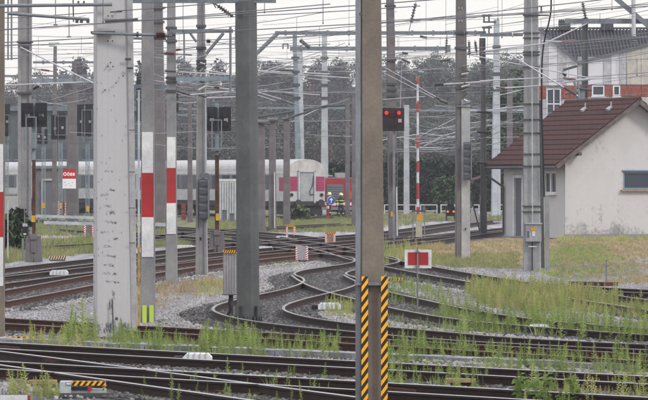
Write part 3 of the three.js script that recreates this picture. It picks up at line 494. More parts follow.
{ // fire engine
  const Z = 300, t = thing('fire_engine', 'red fire engine with open locker behind the coach', 'fire engine', V(at(336.5, HOR, Z).x, GY, -Z), null, 0.15);
  const rd = mat(C(0.42, 0.012, 0.018), 0.35, { map: mottle }), w = 1.25;
  const b = mb().box(2.5, 2.2, 6.2, 0, 1.75, -3.2).build('body', rd, t); mb().box(1.3, 1.35, 0.06, -0.1, 1.75, -0.08).build('locker', M.darkBox, b);
  for (let i = 0; i < 7; i++) mb().box(1.2, 0.05, 0.08, -0.1, 1.2 + i * 0.18, -0.05).build('locker_slat', M.galv, b);
  mb().box(2.52, 0.22, 0.06, 0, 0.95, -0.07).build('stripe', M.white, b); mb().box(2.45, 0.08, 6, 0, 2.9, -3.2).build('roof', M.galv, t);
  mb().bar(V(-0.8, 3.05, -0.1), V(-0.8, 3.1, -5), 0.07).bar(V(-0.3, 3.05, -0.1), V(-0.3, 3.1, -5), 0.07).box(0.6, 0.05, 0.06, -0.55, 3.07, -0.6).box(0.6, 0.05, 0.06, -0.55, 3.07, -1.6).build('ladder', M.whiteTube, t);
  mb().box(0.9, 0.35, 1.0, 0.5, 3.12, -0.8).build('roof_box', M.greyBox, t); for (const s of [-1, 1]) mb().box(0.2, 0.6, 0.06, s * 1.1, 1.6, -0.06).build('tail_light', mat(C(0.5, 0.05, 0.02), 0.3), b);
  for (const s of [-1, 1]) for (const z of [-1.6, -5.2]) { const q = mb().tube(V(s * 1.22, 0.5, z), V(s * 0.9, 0.5, z), 0.5, 0.5, 16).build('wheel', M.black, t); mb().tube(V(s * 1.24, 0.5, z), V(s * 1.2, 0.5, z), 0.25, 0.25, 10).build('rim', M.galv, q); }
  mb().box(2.45, 1.9, 1.9, 0, 1.7, -7.3).build('cab', rd, t); mb().box(2.3, 0.75, 0.05, 0, 2.1, -8.27).build('windscreen', M.glass, t);
  mb().box(2.3, 0.2, 0.5, 0, 0.6, -0.2).build('rear_step', M.galv, t);
}
// ---------------------------------------------------------------- people by the fire engine
function person(label, pos, turn, jointsFn, colours) {
  const t = thing('person', label, 'person', pos, 'firefighters by the coach', turn), J = jointsFn, N = 84, S = 1.05, mc = new MarchingCubes(N, mat(C(1, 1, 1)), false, false, 120000);
  const smin = (a, b, k) => { const h = Math.max(k - Math.abs(a - b), 0) / k; return Math.min(a, b) - h * h * k * 0.25; };
  const cap = (p, a, b, ra, rb) => { const ab = [b[0] - a[0], b[1] - a[1], b[2] - a[2]], ap = [p[0] - a[0], p[1] - a[1], p[2] - a[2]], h = cl((ap[0] * ab[0] + ap[1] * ab[1] + ap[2] * ab[2]) / (ab[0] ** 2 + ab[1] ** 2 + ab[2] ** 2)); return Math.hypot(ap[0] - ab[0] * h, ap[1] - ab[1] * h, ap[2] - ab[2] * h) - (ra + (rb - ra) * h); };
  for (let k = 0; k < N; k++) for (let j = 0; j < N; j++) for (let i = 0; i < N; i++) {
    const p = [(i - N / 2) / (N / 2) * S, (j - N / 2) / (N / 2) * S + 0.9, (k - N / 2) / (N / 2) * S]; let d = 9;
    if (Math.abs(p[0]) < 0.6 && Math.abs(p[2]) < 0.6) for (const [a, b, ra, rb] of J) d = smin(d, cap(p, a, b, ra, rb), 0.05);
    mc.field[k * N * N + j * N + i] = -d;
  }
  mc.isolation = 0; mc.update(); const n = mc.count, P = new Float32Array(n * 3), Nn = mc.normalArray.slice(0, n * 3), Cc = new Float32Array(n * 3);
  for (let i = 0; i < n; i++) { const x = mc.positionArray[3 * i] * S, y = mc.positionArray[3 * i + 1] * S + 0.9, z = mc.positionArray[3 * i + 2] * S; P.set([x, y, z], 3 * i); Cc.set(colours(x, y, z), 3 * i); }
  const g = new THREE.BufferGeometry(); g.setAttribute('position', new THREE.BufferAttribute(P, 3)); g.setAttribute('normal', new THREE.BufferAttribute(Nn, 3)); g.setAttribute('color', new THREE.BufferAttribute(Cc, 3)); metricUv(g);
  mesh('body', g, mat(C(1, 1, 1), 0.85, { vertexColors: true, side: THREE.DoubleSide }), t); return t;
}
{
  const legs = (sp) => [[[-0.1, 0.92, 0], [-0.1 - sp, 0.5, 0.03], 0.1, 0.075], [[-0.1 - sp, 0.5, 0.03], [-0.12 - sp, 0.1, 0], 0.075, 0.06], [[-0.12 - sp, 0.06, -0.04], [-0.14 - sp, 0.05, 0.16], 0.055, 0.045], [[0.1, 0.92, 0], [0.1 + sp, 0.5, 0.03], 0.1, 0.075], [[0.1 + sp, 0.5, 0.03], [0.12 + sp, 0.1, 0], 0.075, 0.06], [[0.12 + sp, 0.06, -0.04], [0.14 + sp, 0.05, 0.16], 0.055, 0.045]];
  const trunk = [[[0, 0.95, 0], [0, 1.2, 0], 0.17, 0.17], [[0, 1.2, 0], [0, 1.38, 0], 0.17, 0.16], [[-0.16, 1.4, 0], [0.16, 1.4, 0], 0.09, 0.09], [[0, 1.4, 0], [0, 1.56, 0.01], 0.07, 0.055], [[0, 1.6, 0.02], [0, 1.7, 0.01], 0.085, 0.1], [[0, 1.63, 0.11], [0, 1.61, 0.125], 0.016, 0.014]];
  const arm = (s, e, w) => { const out = [[[s * 0.2, 1.4, 0], e, 0.065, 0.05], [e, w, 0.05, 0.038]], f = [w[0], w[1] - 0.05, w[2] + 0.02]; out.push([w, f, 0.036, 0.04]); for (let i = 0; i < 4; i++) out.push([[f[0] + (i - 1.5) * 0.02, f[1], f[2]], [f[0] + (i - 1.5) * 0.024, f[1] - 0.08 + 0.01 * Math.abs(i - 1.5), f[2] + 0.02], 0.011, 0.009]); out.push([[f[0] - s * 0.03, f[1] + 0.02, f[2]], [f[0] - s * 0.05, f[1] - 0.05, f[2] + 0.03], 0.012, 0.009]); return out; };
  const kit = (x, y, z) => (y > 1.57 ? [0.42, 0.25, 0.18] : (y > 1.02 && y < 1.09) || (y > 1.26 && y < 1.32) || (y > 0.34 && y < 0.41) ? [0.62, 0.66, 0.12] : Math.abs(x) > 0.25 && y > 0.78 && y < 0.9 ? [0.10, 0.08, 0.06] : [0.022, 0.026, 0.04]);
  const helmet = (t) => { const h = mb().add(new THREE.SphereGeometry(0.145, 18, 10, 0, 6.283, 0, 1.75), new THREE.Matrix4().makeTranslation(0, 1.70, 0.0)).box(0.24, 0.02, 0.12, 0, 1.68, 0.15).build('helmet', mat(C(0.66, 0.72, 0.34), 0.4), t); mb().box(0.02, 0.05, 0.26, 0, 1.845, 0).build('helmet_crest', mat(C(0.66, 0.72, 0.34), 0.4), h); };
  const p1 = person('firefighter in dark suit with yellow bands and pale helmet beside the engine', V(at(341, HOR, 286).x, GY, -286), 0.3, [...legs(0.05), ...trunk, ...arm(-1, [-0.36, 1.18, 0.02], [-0.36, 0.93, 0.16]), ...arm(1, [0.36, 1.18, 0.02], [0.3, 0.95, 0.2])], kit); helmet(p1);
  const p2 = person('firefighter partly hidden behind the blue arrow sign', V(at(329.5, HOR, 292).x, GY, -292), -1.1, [...legs(0.02), ...trunk, ...arm(-1, [-0.33, 1.17, 0.0], [-0.2, 1.0, 0.25]), ...arm(1, [0.33, 1.17, 0.0], [0.2, 1.0, 0.25])], (x, y, z) => (y > 1.57 ? [0.42, 0.25, 0.18] : y > 0.95 && Math.abs(y - 1.2) > 0.04 ? [0.35, 0.42, 0.55] : kit(x, y, z))); helmet(p2);
}

// ---------------------------------------------------------------- masts
const RECT = (c = 0.06, d = 0.8) => [[-0.5 + c, -d / 2], [0.5 - c, -d / 2], [0.5, -d / 2 + c], [0.5, d / 2 - c], [0.5 - c, d / 2], [-0.5 + c, d / 2], [-0.5, d / 2 - c], [-0.5, -d / 2 + c]];
const ISEC = [[-0.5, -0.35], [-0.5, 0.35], [-0.3, 0.35], [-0.24, 0.2], [0.24, 0.2], [0.3, 0.35], [0.5, 0.35], [0.5, -0.35], [0.3, -0.35], [0.24, -0.2], [-0.24, -0.2], [-0.3, -0.35]].reverse();
const NGON = (n) => Array.from({ length: n }, (_, i) => [0.5 * Math.cos((i + 0.5) / n * 6.2832), 0.5 * Math.sin((i + 0.5) / n * 6.2832)]);
// b0..b1: columns at the foot (row by), t0..t1: columns at row ty
function mast(name, label, b0, b1, by, t0, t1, ty, m, { sec = RECT(), yaw = 0, cat = 'mast', group = 'masts of the rail yard', Z = depthOf(by) } = {}) {
  const w0 = px(b1 - b0, Z), w1 = px(t1 - t0, Z), base = V(at((b0 + b1) / 2, HOR, Z).x, GY, -Z), H = at(0, ty, Z).y - GY, shift = px((t0 + t1 - b0 - b1) / 2, Z);
  const o = thing(name, label, cat, base, group), c = Math.cos(yaw), s = Math.sin(yaw), wf = 1 / (Math.abs(c) + 0.8 * Math.abs(s) * 0.9), p = sec.map(([a, b]) => [a * c + b * s, b * c - a * s]);
  mesh('post', metricUv(loft(p, -0.05, w0 * wf, [0, 0], H, w1 * wf, [shift, 0])), m, o); o.userData.Z = undefined; delete o.userData.Z; return Object.assign(o, { Zd: Z, H, w0, w1, shift });
}
const loc = (o, x, y, dz = 0) => at(x, y, o.Zd - dz).sub(o.position);    // photo pixel on a thing's own distance, in its own space
const RIBS = (r, n) => { const p = [[0.01, 0]]; for (let i = 0; i < n; i++) { const a = i / n; p.push([r * 0.45, a + 0.02], [r, a + 0.3 / n], [r, a + 0.5 / n], [r * 0.45, a + 0.75 / n]); } p.push([0.01, 1]); return p; };
function arm(o, x0, y0, x1, y1, { r = 0.03, m = M.whiteTube, ins, insM = M.insul, d0 = 0.25, d1 = 0.25, name = 'bracket_tube', ir = 0.09 } = {}) {
  const a = loc(o, x0, y0, d0), b = loc(o, x1, y1, d1), t = mb().tube(a, b, r, r, 7).build(name, m, o);
  if (ins) { const [u, v] = ins; mb().lathe(a.clone().lerp(b, u), a.clone().lerp(b, v), RIBS(ir, 7), 9).build('insulator', insM, t); }
  return t;
}
function clamp(o, y, wpx, h = 0.07) { const c = loc(o, 0, y, 0); const k = (c.y) / o.H, w = px(wpx, o.Zd); return mb().box(w, h, w * 0.9, o.shift * k, c.y, 0).build('clamp_band', M.darkSteel, o); }
function hang(o, x, y0, y1, wgt = true, d = 0.3) { const b = mb().tube(loc(o, x, y0, d), loc(o, x, y1, d), 0.008, 0.008, 4); if (wgt) b.tube(loc(o, x, y1, d), loc(o, x, y1 + 1.5, d), 0.035, 0.05, 6); return b.build('dropper', M.wire, o); }

// foreground post with yellow-black edge boards
const fg = mast('striped_post', 'brownish concrete post in front with yellow and black edge stripes', 358, 386, 422, 359, 380.5, -60, M.brownConcrete, { yaw: 0.2, sec: RECT(0.04, 0.75) });
for (const x of [364.6, 384.2]) { const H = loc(fg, 0, 276).y; board('hazard_board', px(6.6, fg.Zd), H, 0.025, hazardTall, fg, V(loc(fg, x, 300).x, H / 2, 0.19 - (x > 370 ? 0.0 : 0.01)), M.yellow, true); }
mb().box(0.065, fg.H - 0.1, 0.1, loc(fg, 358.5, 0).x - 0.005, fg.H / 2, 0.06).build('side_channel', M.galv, fg);
mb().box(0.42, 0.035, 0.36, 0.0, loc(fg, 0, 283.5).y, 0).build('strap', M.galv, fg);
mb().box(0.02, 1.0, 0.05, -0.165, loc(fg, 0, 390).y, 0.07).build('cable_cover', M.galv, fg);
mb().tube(loc(fg, 360.5, 14, 0.2), loc(fg, 360.5, 14, 0.24), 0.02).build('bolt', M.darkSteel, fg);

// big pale concrete mast with chips and bolt holes
const chipMat = (() => {
  const c = document.createElement('canvas'); c.width = 256; c.height = 1024; const x = c.getContext('2d'), r = rng(313); x.fillStyle = '#f4f3f1'; x.fillRect(0, 0, 256, 1024);
  for (let i = 0; i < 9000; i++) { const v = 215 + 40 * r(); x.fillStyle = `rgba(${v},${v},${v - 3},0.25)`; x.fillRect(r() * 256, r() * 1024, 1 + 5 * r(), 1 + 4 * r()); }
  for (let i = 0; i < 14; i++) { x.fillStyle = `rgba(170,168,165,${0.03 + 0.03 * r()})`; const a = r() * 256; x.fillRect(a, 0, 2 + 12 * r(), 1024); }
  const blot = (u, v, w, h, k) => { for (let i = 0; i < 14; i++) { x.fillStyle = `rgba(${52 + 30 * r()},${54 + 30 * r()},${58 + 28 * r()},${k})`; x.beginPath(); x.ellipse(u + (r() - 0.5) * w, v + (r() - 0.5) * h, 1 + w * 0.16 * r(), 0.8 + h * 0.22 * r(), 0, 0, 7); x.fill(); } };
  for (let i = 0; i < 15; i++) { const v = 500 + i * 25 + r() * 10; if (r() > 0.35) blot(60 + 60 * r(), v, 44, 6, 0.22); if (r() > 0.5) blot(110 + 40 * r(), v + 3, 26, 6, 0.4); } for (let i = 0; i < 34; i++) blot(25 + 165 * r(), 250 + 600 * r(), 6, 6, 0.12); for (let i = 0; i < 7; i++) blot(100 + 25 * r(), 890 + 60 * r(), 14, 24, 0.2); for (let i = 0; i < 16; i++) blot(230 * r(), 990, 30, 26, 0.25);
  const t = new THREE.CanvasTexture(c); t.colorSpace = THREE.SRGBColorSpace; t.wrapS = t.wrapT = THREE.RepeatWrapping; t.repeat.set(1 / 0.84, 1 / 6.4); t.offset.set(0.5, 0); return mat(C(0.47, 0.47, 0.475), 0.9, { map: t, bumpMap: bumpT, bumpScale: 0.002 });
})();
const big = mast('concrete_mast', 'huge pale concrete mast with dark chips and bolt holes', 92.5, 137.5, 339, 93, 131, -70, chipMat, { yaw: 0.16, sec: RECT(0.03, 0.75) });
{ const b = mb(); for (const [x, y] of [[108, 16], [112, 16], [108, 41], [112.5, 41], [108, 66.5], [110.5, 62.5], [113, 66.5], [123, 76], [116, 83], [105, 90]]) { b.tube(loc(big, x, y, 0.30), loc(big, x, y, 0.335), 0.014, 0.014, 7); } b.build('bolt_holes', M.black, big); }
mb().bar(loc(big, 134.6, 338, 0.2), loc(big, 129.2, -40, 0.2), 0.09, 0.1).build('edge_flange', M.paleConcrete, big);
arm(big, 92, 33, 172, 35.5, { r: 0.028, m: M.galv, ins: [0.8, 0.92], d0: 0.42, d1: 0.42 }); mb().tube(loc(big, 136.5, 34.3, 0.42), loc(big, 138.5, 34.4, 0.42), 0.05, 0.05, 7).build('tension_ball', M.darkSteel, big);
arm(big, 105, 21.3, 138, 19.6, { r: 0.03, m: M.darkSteel, d0: 0.42, d1: 0.42 }); arm(big, 110, 12, 122, 11.6, { r: 0.012, m: M.darkSteel, d0: 0.38, d1: 0.38 });
for (const [y, x] of [[59, 128], [68, 130]]) arm(big, x - 3, y, x + 3, y, { r: 0.02, m: M.darkSteel, d0: 0.3, d1: 0.3, name: 'step_bolt' });
mb().box(px(24, big.Zd), 0.045, 0.12, loc(big, 104, 33).x, loc(big, 0, 33.2).y, 0.37).build('clamp_band', M.darkSteel, big);
for (const y of [130, 172, 208, 243]) arm(big, 129, y, 135, y, { r: 0.008, m: M.darkSteel, d0: 0.3, d1: 0.3, name: 'step_bolt' });
{ const b = mb(); b.tube(loc(big, 112.4, 300, 0.36), loc(big, 113.2, 332, 0.36), 0.012).tube(loc(big, 113.2, 332, 0.36), loc(big, 114.5, 341, 0.36), 0.012).box(0.05, 0.05, 0.03, loc(big, 117.5, 318).x, loc(big, 0, 318).y, 0.34); b.build('earth_cable', M.darkSteel, big); }
// left portal tube from the pale mast to the left edge
arm(big, 112, 4.4, -12, 6, { r: 0.032, m: M.galv, d0: 0.42, d1: 0.42 }); for (const x of [78, 83.5]) arm(big, x, 5, x + 0.5, 1, { r: 0.018, m: M.darkSteel, d0: 0.42, d1: 0.42, name: 'hook' }); hang(big, 55.5, 0, 24, true, 0.42); hang(big, 69, 6, 36, true, 0.42); arm(big, 73, -2, 73.5, 22, { r: 0.012, m: M.darkSteel, d0: 0.4, d1: 0.4, name: 'dropper' });
arm(big, 8, 13.4, 89, 19.4, { r: 0.03, m: M.galv, d0: 0.9, d1: 0.9 }); for (const x of [77, 81.5, 88]) arm(big, x, 19, x - 0.2, 23, { r: 0.03, m: M.darkInsul, d0: 0.9, d1: 0.9, name: 'insulator' });
// beam at the top edge
const pole = mast('steel_pole', 'thick grey eight-sided steel pole with bolted foot', 236.5, 260, 324, 234.5, 256.5, -60, M.galvPole, { sec: NGON(12) });
{ const Z = pole.Zd; mb().tube(V(0, 0.0, 0), V(0, 0.05, 0), px(15, Z), px(15, Z), 16).build('foot_plate', M.darkSteel, pole); for (let i = 0; i < 12; i++) { const a = i / 12 * 6.283; mb().tube(V(0.27 * Math.cos(a), 0, 0.27 * Math.sin(a)), V(0.27 * Math.cos(a), 0.16, 0.27 * Math.sin(a)), 0.02, 0.02, 6).build('anchor_bolt', M.darkSteel, pole); }
  for (const a of [0.5, 2.6, 4.0, 5.4]) mb().box(0.12, 0.34, 0.02, 0.25 * Math.cos(a), 0.2, -0.25 * Math.sin(a), a).build('foot_rib', M.galvPole, pole); }
mb().bar(loc(pole, 131, 1.2, 0.1), loc(pole, 276, 1.0, 0.1), 0.12, 0.075).build('crossbeam', M.beam, pole);
arm(pole, 214, 3, 233.5, 17, { r: 0.018, m: M.wire, ins: [0.2, 0.97], insM: M.darkInsul, d0: 0.3, d1: 0.3, ir: 0.05 });
arm(pole, 213, 3, 216, 8, { r: 0.012, m: M.darkSteel, d0: 0.3, d1: 0.3, name: 'hook' });
// banded masts
function banded(label, b0, b1, by, t0, t1, bands, m = M.brownConcrete) {
  const o = mast('banded_mast', label, b0, b1, by, t0, t1, -50, m, { yaw: 0, sec: RECT(0.05, 0.7), group: 'red and white banded masts' });
  bands.forEach(([y0, y1, red]) => { const Y0 = loc(o, 0, y1).y, Y1 = loc(o, 0, y0).y, k = (Y0 + Y1) / 2 / o.H, w = (o.w0 + (o.w1 - o.w0) * k) * 0.84; mb().box(w, Y1 - Y0 - 0.004, 0.014, o.shift * k, (Y0 + Y1) / 2, o.w0 * 0.35 + 0.008).build('painted_band', red ? M.red : M.white, o, red ? 'red painted band' : 'white painted band'); });
  return o;
}
const bandA = banded('banded mast with white, red, white plates beside the huge pale mast', 140.5, 155.5, 322, 142, 153, [[132, 173, 0], [173, 217, 1], [217, 257, 0]], M.greyConcrete);
const bandB = banded('farther banded mast right of the nearest banded one', 165.5, 177.5, 284, 167.5, 175, [[137, 168, 0], [168, 203, 1], [203, 234, 0]], M.greyConcrete);
const bandC = banded('banded mast cut off by the left edge of the picture', -8, 4.6, 338, -7, 4.4, [[144, 192, 0], [192, 237, 1], [237, 286, 0]]);
// bracket work on the banded masts
mb().bar(loc(bandB, 170, 31.2, 0.2), loc(bandB, 233, 31.0, 0.2), 0.1, 0.1).build('crossbeam', M.beam, bandB);
arm(bandB, 190, 33, 196.5, 42, { r: 0.035, m: M.beam }); arm(bandB, 223.5, 33, 206, 54, { r: 0.045, m: M.beam }); arm(bandB, 230.4, 26.5, 230.4, 92, { r: 0.035, m: M.beam }); arm(bandB, 184, 33, 184.3, 64, { r: 0.025, m: M.beam });
for (const y of [28, 41, 78, 82, 91]) clamp(bandB, y, 11); arm(bandB, 161, 53, 192, 55, { r: 0.015, m: M.darkSteel, ins: [0.1, 0.45], ir: 0.06 }); arm(bandB, 165, 71, 176, 71.5, { r: 0.03, m: M.darkInsul, name: 'insulator' });
mb().bar(loc(bandB, 176, 79.2, 0.2), loc(bandB, 229, 78.4, 0.2), 0.1, 0.11).build('lower_crossbeam', M.blueSteel, bandB); arm(bandB, 178, 91, 190, 95, { r: 0.03, m: M.darkInsul }); arm(bandB, 188, 95, 234, 91, { r: 0.02, m: M.whiteTube }); arm(bandB, 180, 72, 233, 75, { r: 0.018, m: M.whiteTube });
mb().bar(loc(bandA, 128, 38.2, -0.25), loc(bandA, 166, 39.2, -0.25), 0.05, 0.05).build('crossarm', M.blueSteel, bandA); arm(bandA, 151, 38, 175, 35, { r: 0.02, m: M.darkSteel, ins: [0.15, 0.75], ir: 0.055, d0: -0.1, d1: -0.1 });
mb().bar(loc(bandA, 131, 86.3, -0.3), loc(bandA, 166, 86.3, -0.3), 0.06, 0.075).build('crossarm', M.blueSteel, bandA);
board('marker_reflector', 0.09, 0.4, 0.02, mat(C(0.42, 0.55, 0.07), 0.5), bandA, loc(bandA, 144.5, 315, 0.16)); board('marker_reflector', 0.09, 0.4, 0.02, mat(C(0.42, 0.55, 0.07), 0.5), bandA, loc(bandA, 151.5, 315, 0.16));
// yellow edged strip right of the pale mast
{ const Z = depthOf(330), t = thing('cable_duct', 'narrow upright duct with yellow lower part beside the pale mast', 'duct', V(at(138.8, HOR, Z).x, GY, -Z)); const y = (r) => at(0, r, Z).y - GY; mb().box(px(2.4, Z), y(245), 0.06, 0, y(245) / 2, 0).build('lower_duct', mat(C(0.62, 0.42, 0.12), 0.7, { map: grit }), t); mb().box(px(2.0, Z), y(90) - y(245), 0.05, 0, (y(90) + y(245)) / 2, 0).build('upper_duct', M.paleSteel, t); }

// grey masts in the middle
const m196 = mast('concrete_mast', 'pale grey mast carrying a dark louvred indicator box', 195.5, 208, 276, 197.5, 204.5, -40, M.greyConcrete, { sec: ISEC, yaw: -0.12 });
mb().bar(loc(m196, 206.8, 275, 0.1), loc(m196, 205.6, 95, 0.1), 0.05, 0.04).build('cable_channel', M.paleSteel, m196);
for (const y of [26, 48, 61, 64, 68]) clamp(m196, y, 10);
function indicator(o, x0, x1, y0, y1, n, dz) {
  const a = loc(o, x0, y1, dz), b = loc(o, x1, y0, dz), w = b.x - a.x, h = b.y - a.y, box = mb().box(w, h, 0.2, (a.x + b.x) / 2, (a.y + b.y) / 2, a.z).build('indicator_box', M.darkBox, o);
  for (let i = 0; i < n; i++) mb().box(w * 0.86, h / n * 0.62, 0.1, (a.x + b.x) / 2, a.y + (i + 0.5) * h / n, a.z + 0.12, 0, 0.35).build('louvre', M.darkBox, box);
  mb().box(w * 0.08, h, 0.12, b.x - w * 0.1, (a.y + b.y) / 2, a.z + 0.13).build('edge_strip', M.galv, box); return box;
}
indicator(m196, 199, 209.5, 179, 219, 5, 0.25); for (const x of [201.8, 206.8]) mb().tube(loc(m196, x, 175.5, 0.25), loc(m196, x, 175.5, 0.4), 0.07, 0.08, 12).build('loudspeaker', M.darkBox, m196); mb().box(0.02, 0.02, 0.02, 0, 0, 0); board('number_plate', 0.06, 0.1, 0.02, M.black, m196, loc(m196, 200.5, 239, 0.2));
{ // cluster of fittings on that mast
  const r = rng(8); for (let i = 0; i < 9; i++) { const y = 58 + i * 4.6; arm(m196, 197 + 5 * r(), y, 202 + 7 * r(), y - 5 + 8 * r(), { r: 0.02 + 0.02 * r(), m: [M.galv, M.whiteTube, M.darkSteel][i % 3], name: 'fitting' }); }
  arm(m196, 206, 41, 236, 44.5, { r: 0.02, ins: [0.02, 0.15] }); arm(m196, 172, 50.5, 197, 47, { r: 0.018, m: M.galv, ins: [0.1, 0.35], ir: 0.05 }); arm(m196, 204, 70, 234, 75, { r: 0.018 }); arm(m196, 206, 86, 233, 90, { r: 0.015, ins: [0.3, 0.5], ir: 0.05 }); arm(m196, 206, 98, 236, 97, { r: 0.02 });
}
const m156 = mast('concrete_mast', 'brown grey mast half hidden between the two banded masts', 152.5, 167, 226, 153, 162, -30, M.duskConcrete);
for (const y of [8, 22, 34]) clamp(m156, y, 13, 0.12); arm(m156, 153, 7.5, 166, 7.5, { r: 0.05, m: M.darkSteel }); arm(m156, 158, 172, 170, 170, { r: 0.04, m: M.black, name: 'fitting' });
mast('slim_mast', 'slim grey mast in front of the coach left of the louvred box', 187.5, 193, 222, 187.8, 191.5, 92, M.duskConcrete, {});
const m261 = mast('concrete_mast', 'brownish mast just right of the steel pole', 257.6, 265.5, 233, 258.2, 264.6, 121, M.duskConcrete);
const m272 = mast('concrete_mast', 'brownish mast with white lower strip left of the coach end', 268.5, 276.5, 231, 269.3, 275.6, 119, M.duskConcrete); mb().bar(loc(m272, 274.8, 228, 0.28), loc(m272, 274.6, 172, 0.28), 0.07, 0.05).build('white_strip', M.white, m272);
const m286 = mast('concrete_mast', 'brownish mast in front of the coach end', 283, 290.5, 227, 283.6, 289.6, 119, M.duskConcrete);
for (const o of [m261, m272, m286]) { mb().box(0.55, 0.12, 0.5, o.shift, o.H + 0.02, 0).build('mast_cap', M.greyConcrete, o); }
arm(m286, 283, 120, 330, 104, { r: 0.05, m: M.darkSteel, ins: [0.28, 0.4] }); arm(m272, 262, 123, 285, 119, { r: 0.04, m: M.darkSteel }); arm(m261, 255, 122, 270, 124, { r: 0.05, m: M.darkInsul });
const m295 = mast('lattice_leg', 'pale blue grey portal leg rising behind the coach roof', 296.5, 303.5, 214, 292.5, 296.5, 31, M.blueSteel, { Z: 318 });
const m300 = mast('lattice_leg', 'second pale portal leg close right of the first', 299, 305.5, 214, 297.5, 302, 46, M.paleSteel, { Z: 322 });
const m324 = mast('lattice_leg', 'pale grey leg right of the coach end, between two portal beams', 320.5, 328.5, 214, 322, 327, 31, M.paleSteel, { Z: 325 });
for (const o of [m295, m324]) for (const y of [58, 72, 85, 98]) clamp(o, y, 8, 0.2);
const m347 = mast('concrete_mast', 'dark grey mast left of the yellow-striped post', 345, 350, 219, 345.5, 349.5, 100, M.duskConcrete);
const m354 = mast('concrete_mast', 'dark grey mast right behind the yellow-striped post', 351.5, 357.5, 226, 352, 356.5, 95, M.duskConcrete);
const m391 = mast('concrete_mast', 'leaning brownish mast beside the two-red-lamp signal', 388.5, 398.5, 241, 386, 394, -10, M.duskConcrete, { yaw: 0.1 });
mb().bar(loc(m391, 397.2, 236, 0.2), loc(m391, 396.6, 186, 0.2), 0.07, 0.05).build('white_channel', M.white, m391); board('yellow_plate', 0.12, 0.22, 0.02, M.yellow, m391, loc(m391, 392, 214, 0.28));
mb().box(0.42, 0.9, 0.42, 0, 0.45, 0).build('mast_foot', M.duskConcrete, m391);
indicator(m391, 393.6, 397.6, 151, 186, 6, 0.3);
for (const y of [6, 60, 84, 90, 96]) clamp(m391, y, 11, 0.1);
const m406 = mast('slim_mast', 'pale slim mast right of the two-red-lamp signal', 403.5, 409.5, 216, 404, 409, 105, M.paleSteel, { Z: 310 });
{ const Z = 305, o = mast('striped_pole', 'slim pole with narrow red and white bands', 416.4, 419.4, 177 + 2.97 * F / Z, 416.6, 418.6, 77, M.white, { Z, sec: NGON(10), cat: 'pole', group: null });
  for (const [a, b] of [[77, 84], [101, 112], [135, 148], [161, 172], [183, 199], [207, 215]]) { const A = loc(o, 0, b).y, B = loc(o, 0, a).y, k = (A + B) / 2 / o.H; mb().tube(V(0, A, 0), V(0, B, 0), o.w0 * 0.53, o.w0 * 0.51 - 0.03 * k, 10).build('red_band', M.red, o); } }
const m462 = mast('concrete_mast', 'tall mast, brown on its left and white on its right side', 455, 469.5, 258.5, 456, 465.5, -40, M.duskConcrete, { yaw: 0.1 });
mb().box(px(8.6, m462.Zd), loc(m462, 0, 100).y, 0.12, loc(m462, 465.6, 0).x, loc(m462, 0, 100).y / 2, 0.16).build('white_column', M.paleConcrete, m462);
indicator(m462, 463.5, 472, 142, 180, 5, 0.45); board('number_plate', 0.05, 0.08, 0.02, M.black, m462, loc(m462, 465.5, 229, 0.26));
{ const r = rng(18); for (let i = 0; i < 10; i++) { const y = 66 + i * 4.2; arm(m462, 461 + 3 * r(), y, 466 + 5 * r(), y - 4 + 7 * r(), { r: 0.02 + 0.025 * r(), m: [M.galv, M.darkSteel, M.whiteTube][i % 3], name: 'fitting' }); } for (const [x, y] of [[459, 8], [462, 8], [459, 21], [462, 21]]) mb().tube(loc(m462, x, y, 0.16), loc(m462, x, y, 0.2), 0.02).build('bolt', M.white, m462);
  arm(m462, 434, 85, 490, 81.3, { r: 0.028, ins: [0, 0.18], insM: M.darkInsul }); arm(m462, 456, 106, 470, 107, { r: 0.02, m: M.galv }); for (const y of [33, 48, 88, 105]) clamp(m462, y, 13, 0.08);
  arm(m462, 440, 100.5, 448, 103, { r: 0.05, m: M.darkInsul, name: 'insulator' }); }
const m483 = mast('steel_mast', 'dark slim steel mast with dangling insulators', 480, 487, 236, 481, 485.5, 38, M.darkSteel, { sec: ISEC });
arm(m483, 480.5, 38, 480.5, 60, { r: 0.06, m: M.darkInsul, ins: [0.1, 0.7], ir: 0.09 }); arm(m483, 469, 40, 469.5, 58, { r: 0.02, m: M.wire, ins: [0.1, 0.8], insM: M.darkInsul }); arm(m483, 475, 40, 477, 56, { r: 0.02, m: M.wire, ins: [0.1, 0.8], insM: M.darkInsul });
arm(m483, 464, 54.5, 526, 53, { r: 0.03, m: M.galv }); for (const y of [112, 132, 163]) arm(m483, 477, y, 491, y + 0.5, { r: 0.05, m: M.black, name: 'cable_rack' });
const m495 = mast('pale_mast', 'tall pale bluish mast with flat top behind the dark slim mast', 491, 500.5, 217, 494, 499.5, 19.5, M.paleSteel, { Z: 300, sec: RECT(0.1, 0.9) });
for (const y of [47, 74, 90]) clamp(m495, y, 8, 0.25);
for (const [y] of [[15.5], [27.5]]) { const b = mb(); b.bar(loc(m495, 482, y, 0.3), loc(m495, 492, y, 0.3), 0.2, 0.16).bar(loc(m495, 484, y, 0.3), loc(m495, 484, y + 6.5, 0.3), 0.12).bar(loc(m495, 489, y, 0.3), loc(m495, 489, y + 6.5, 0.3), 0.12).bar(loc(m495, 483, y + 6.5, 0.3), loc(m495, 496, y + 6.5, 0.3), 0.14, 0.12); b.build('insulator_rack', M.darkSteel, m495); }
const m509 = mast('concrete_mast', 'short brownish mast between the pale mast and the big right mast', 506.5, 513, 216, 507, 512.5, 77, M.duskConcrete, { Z: 305 });
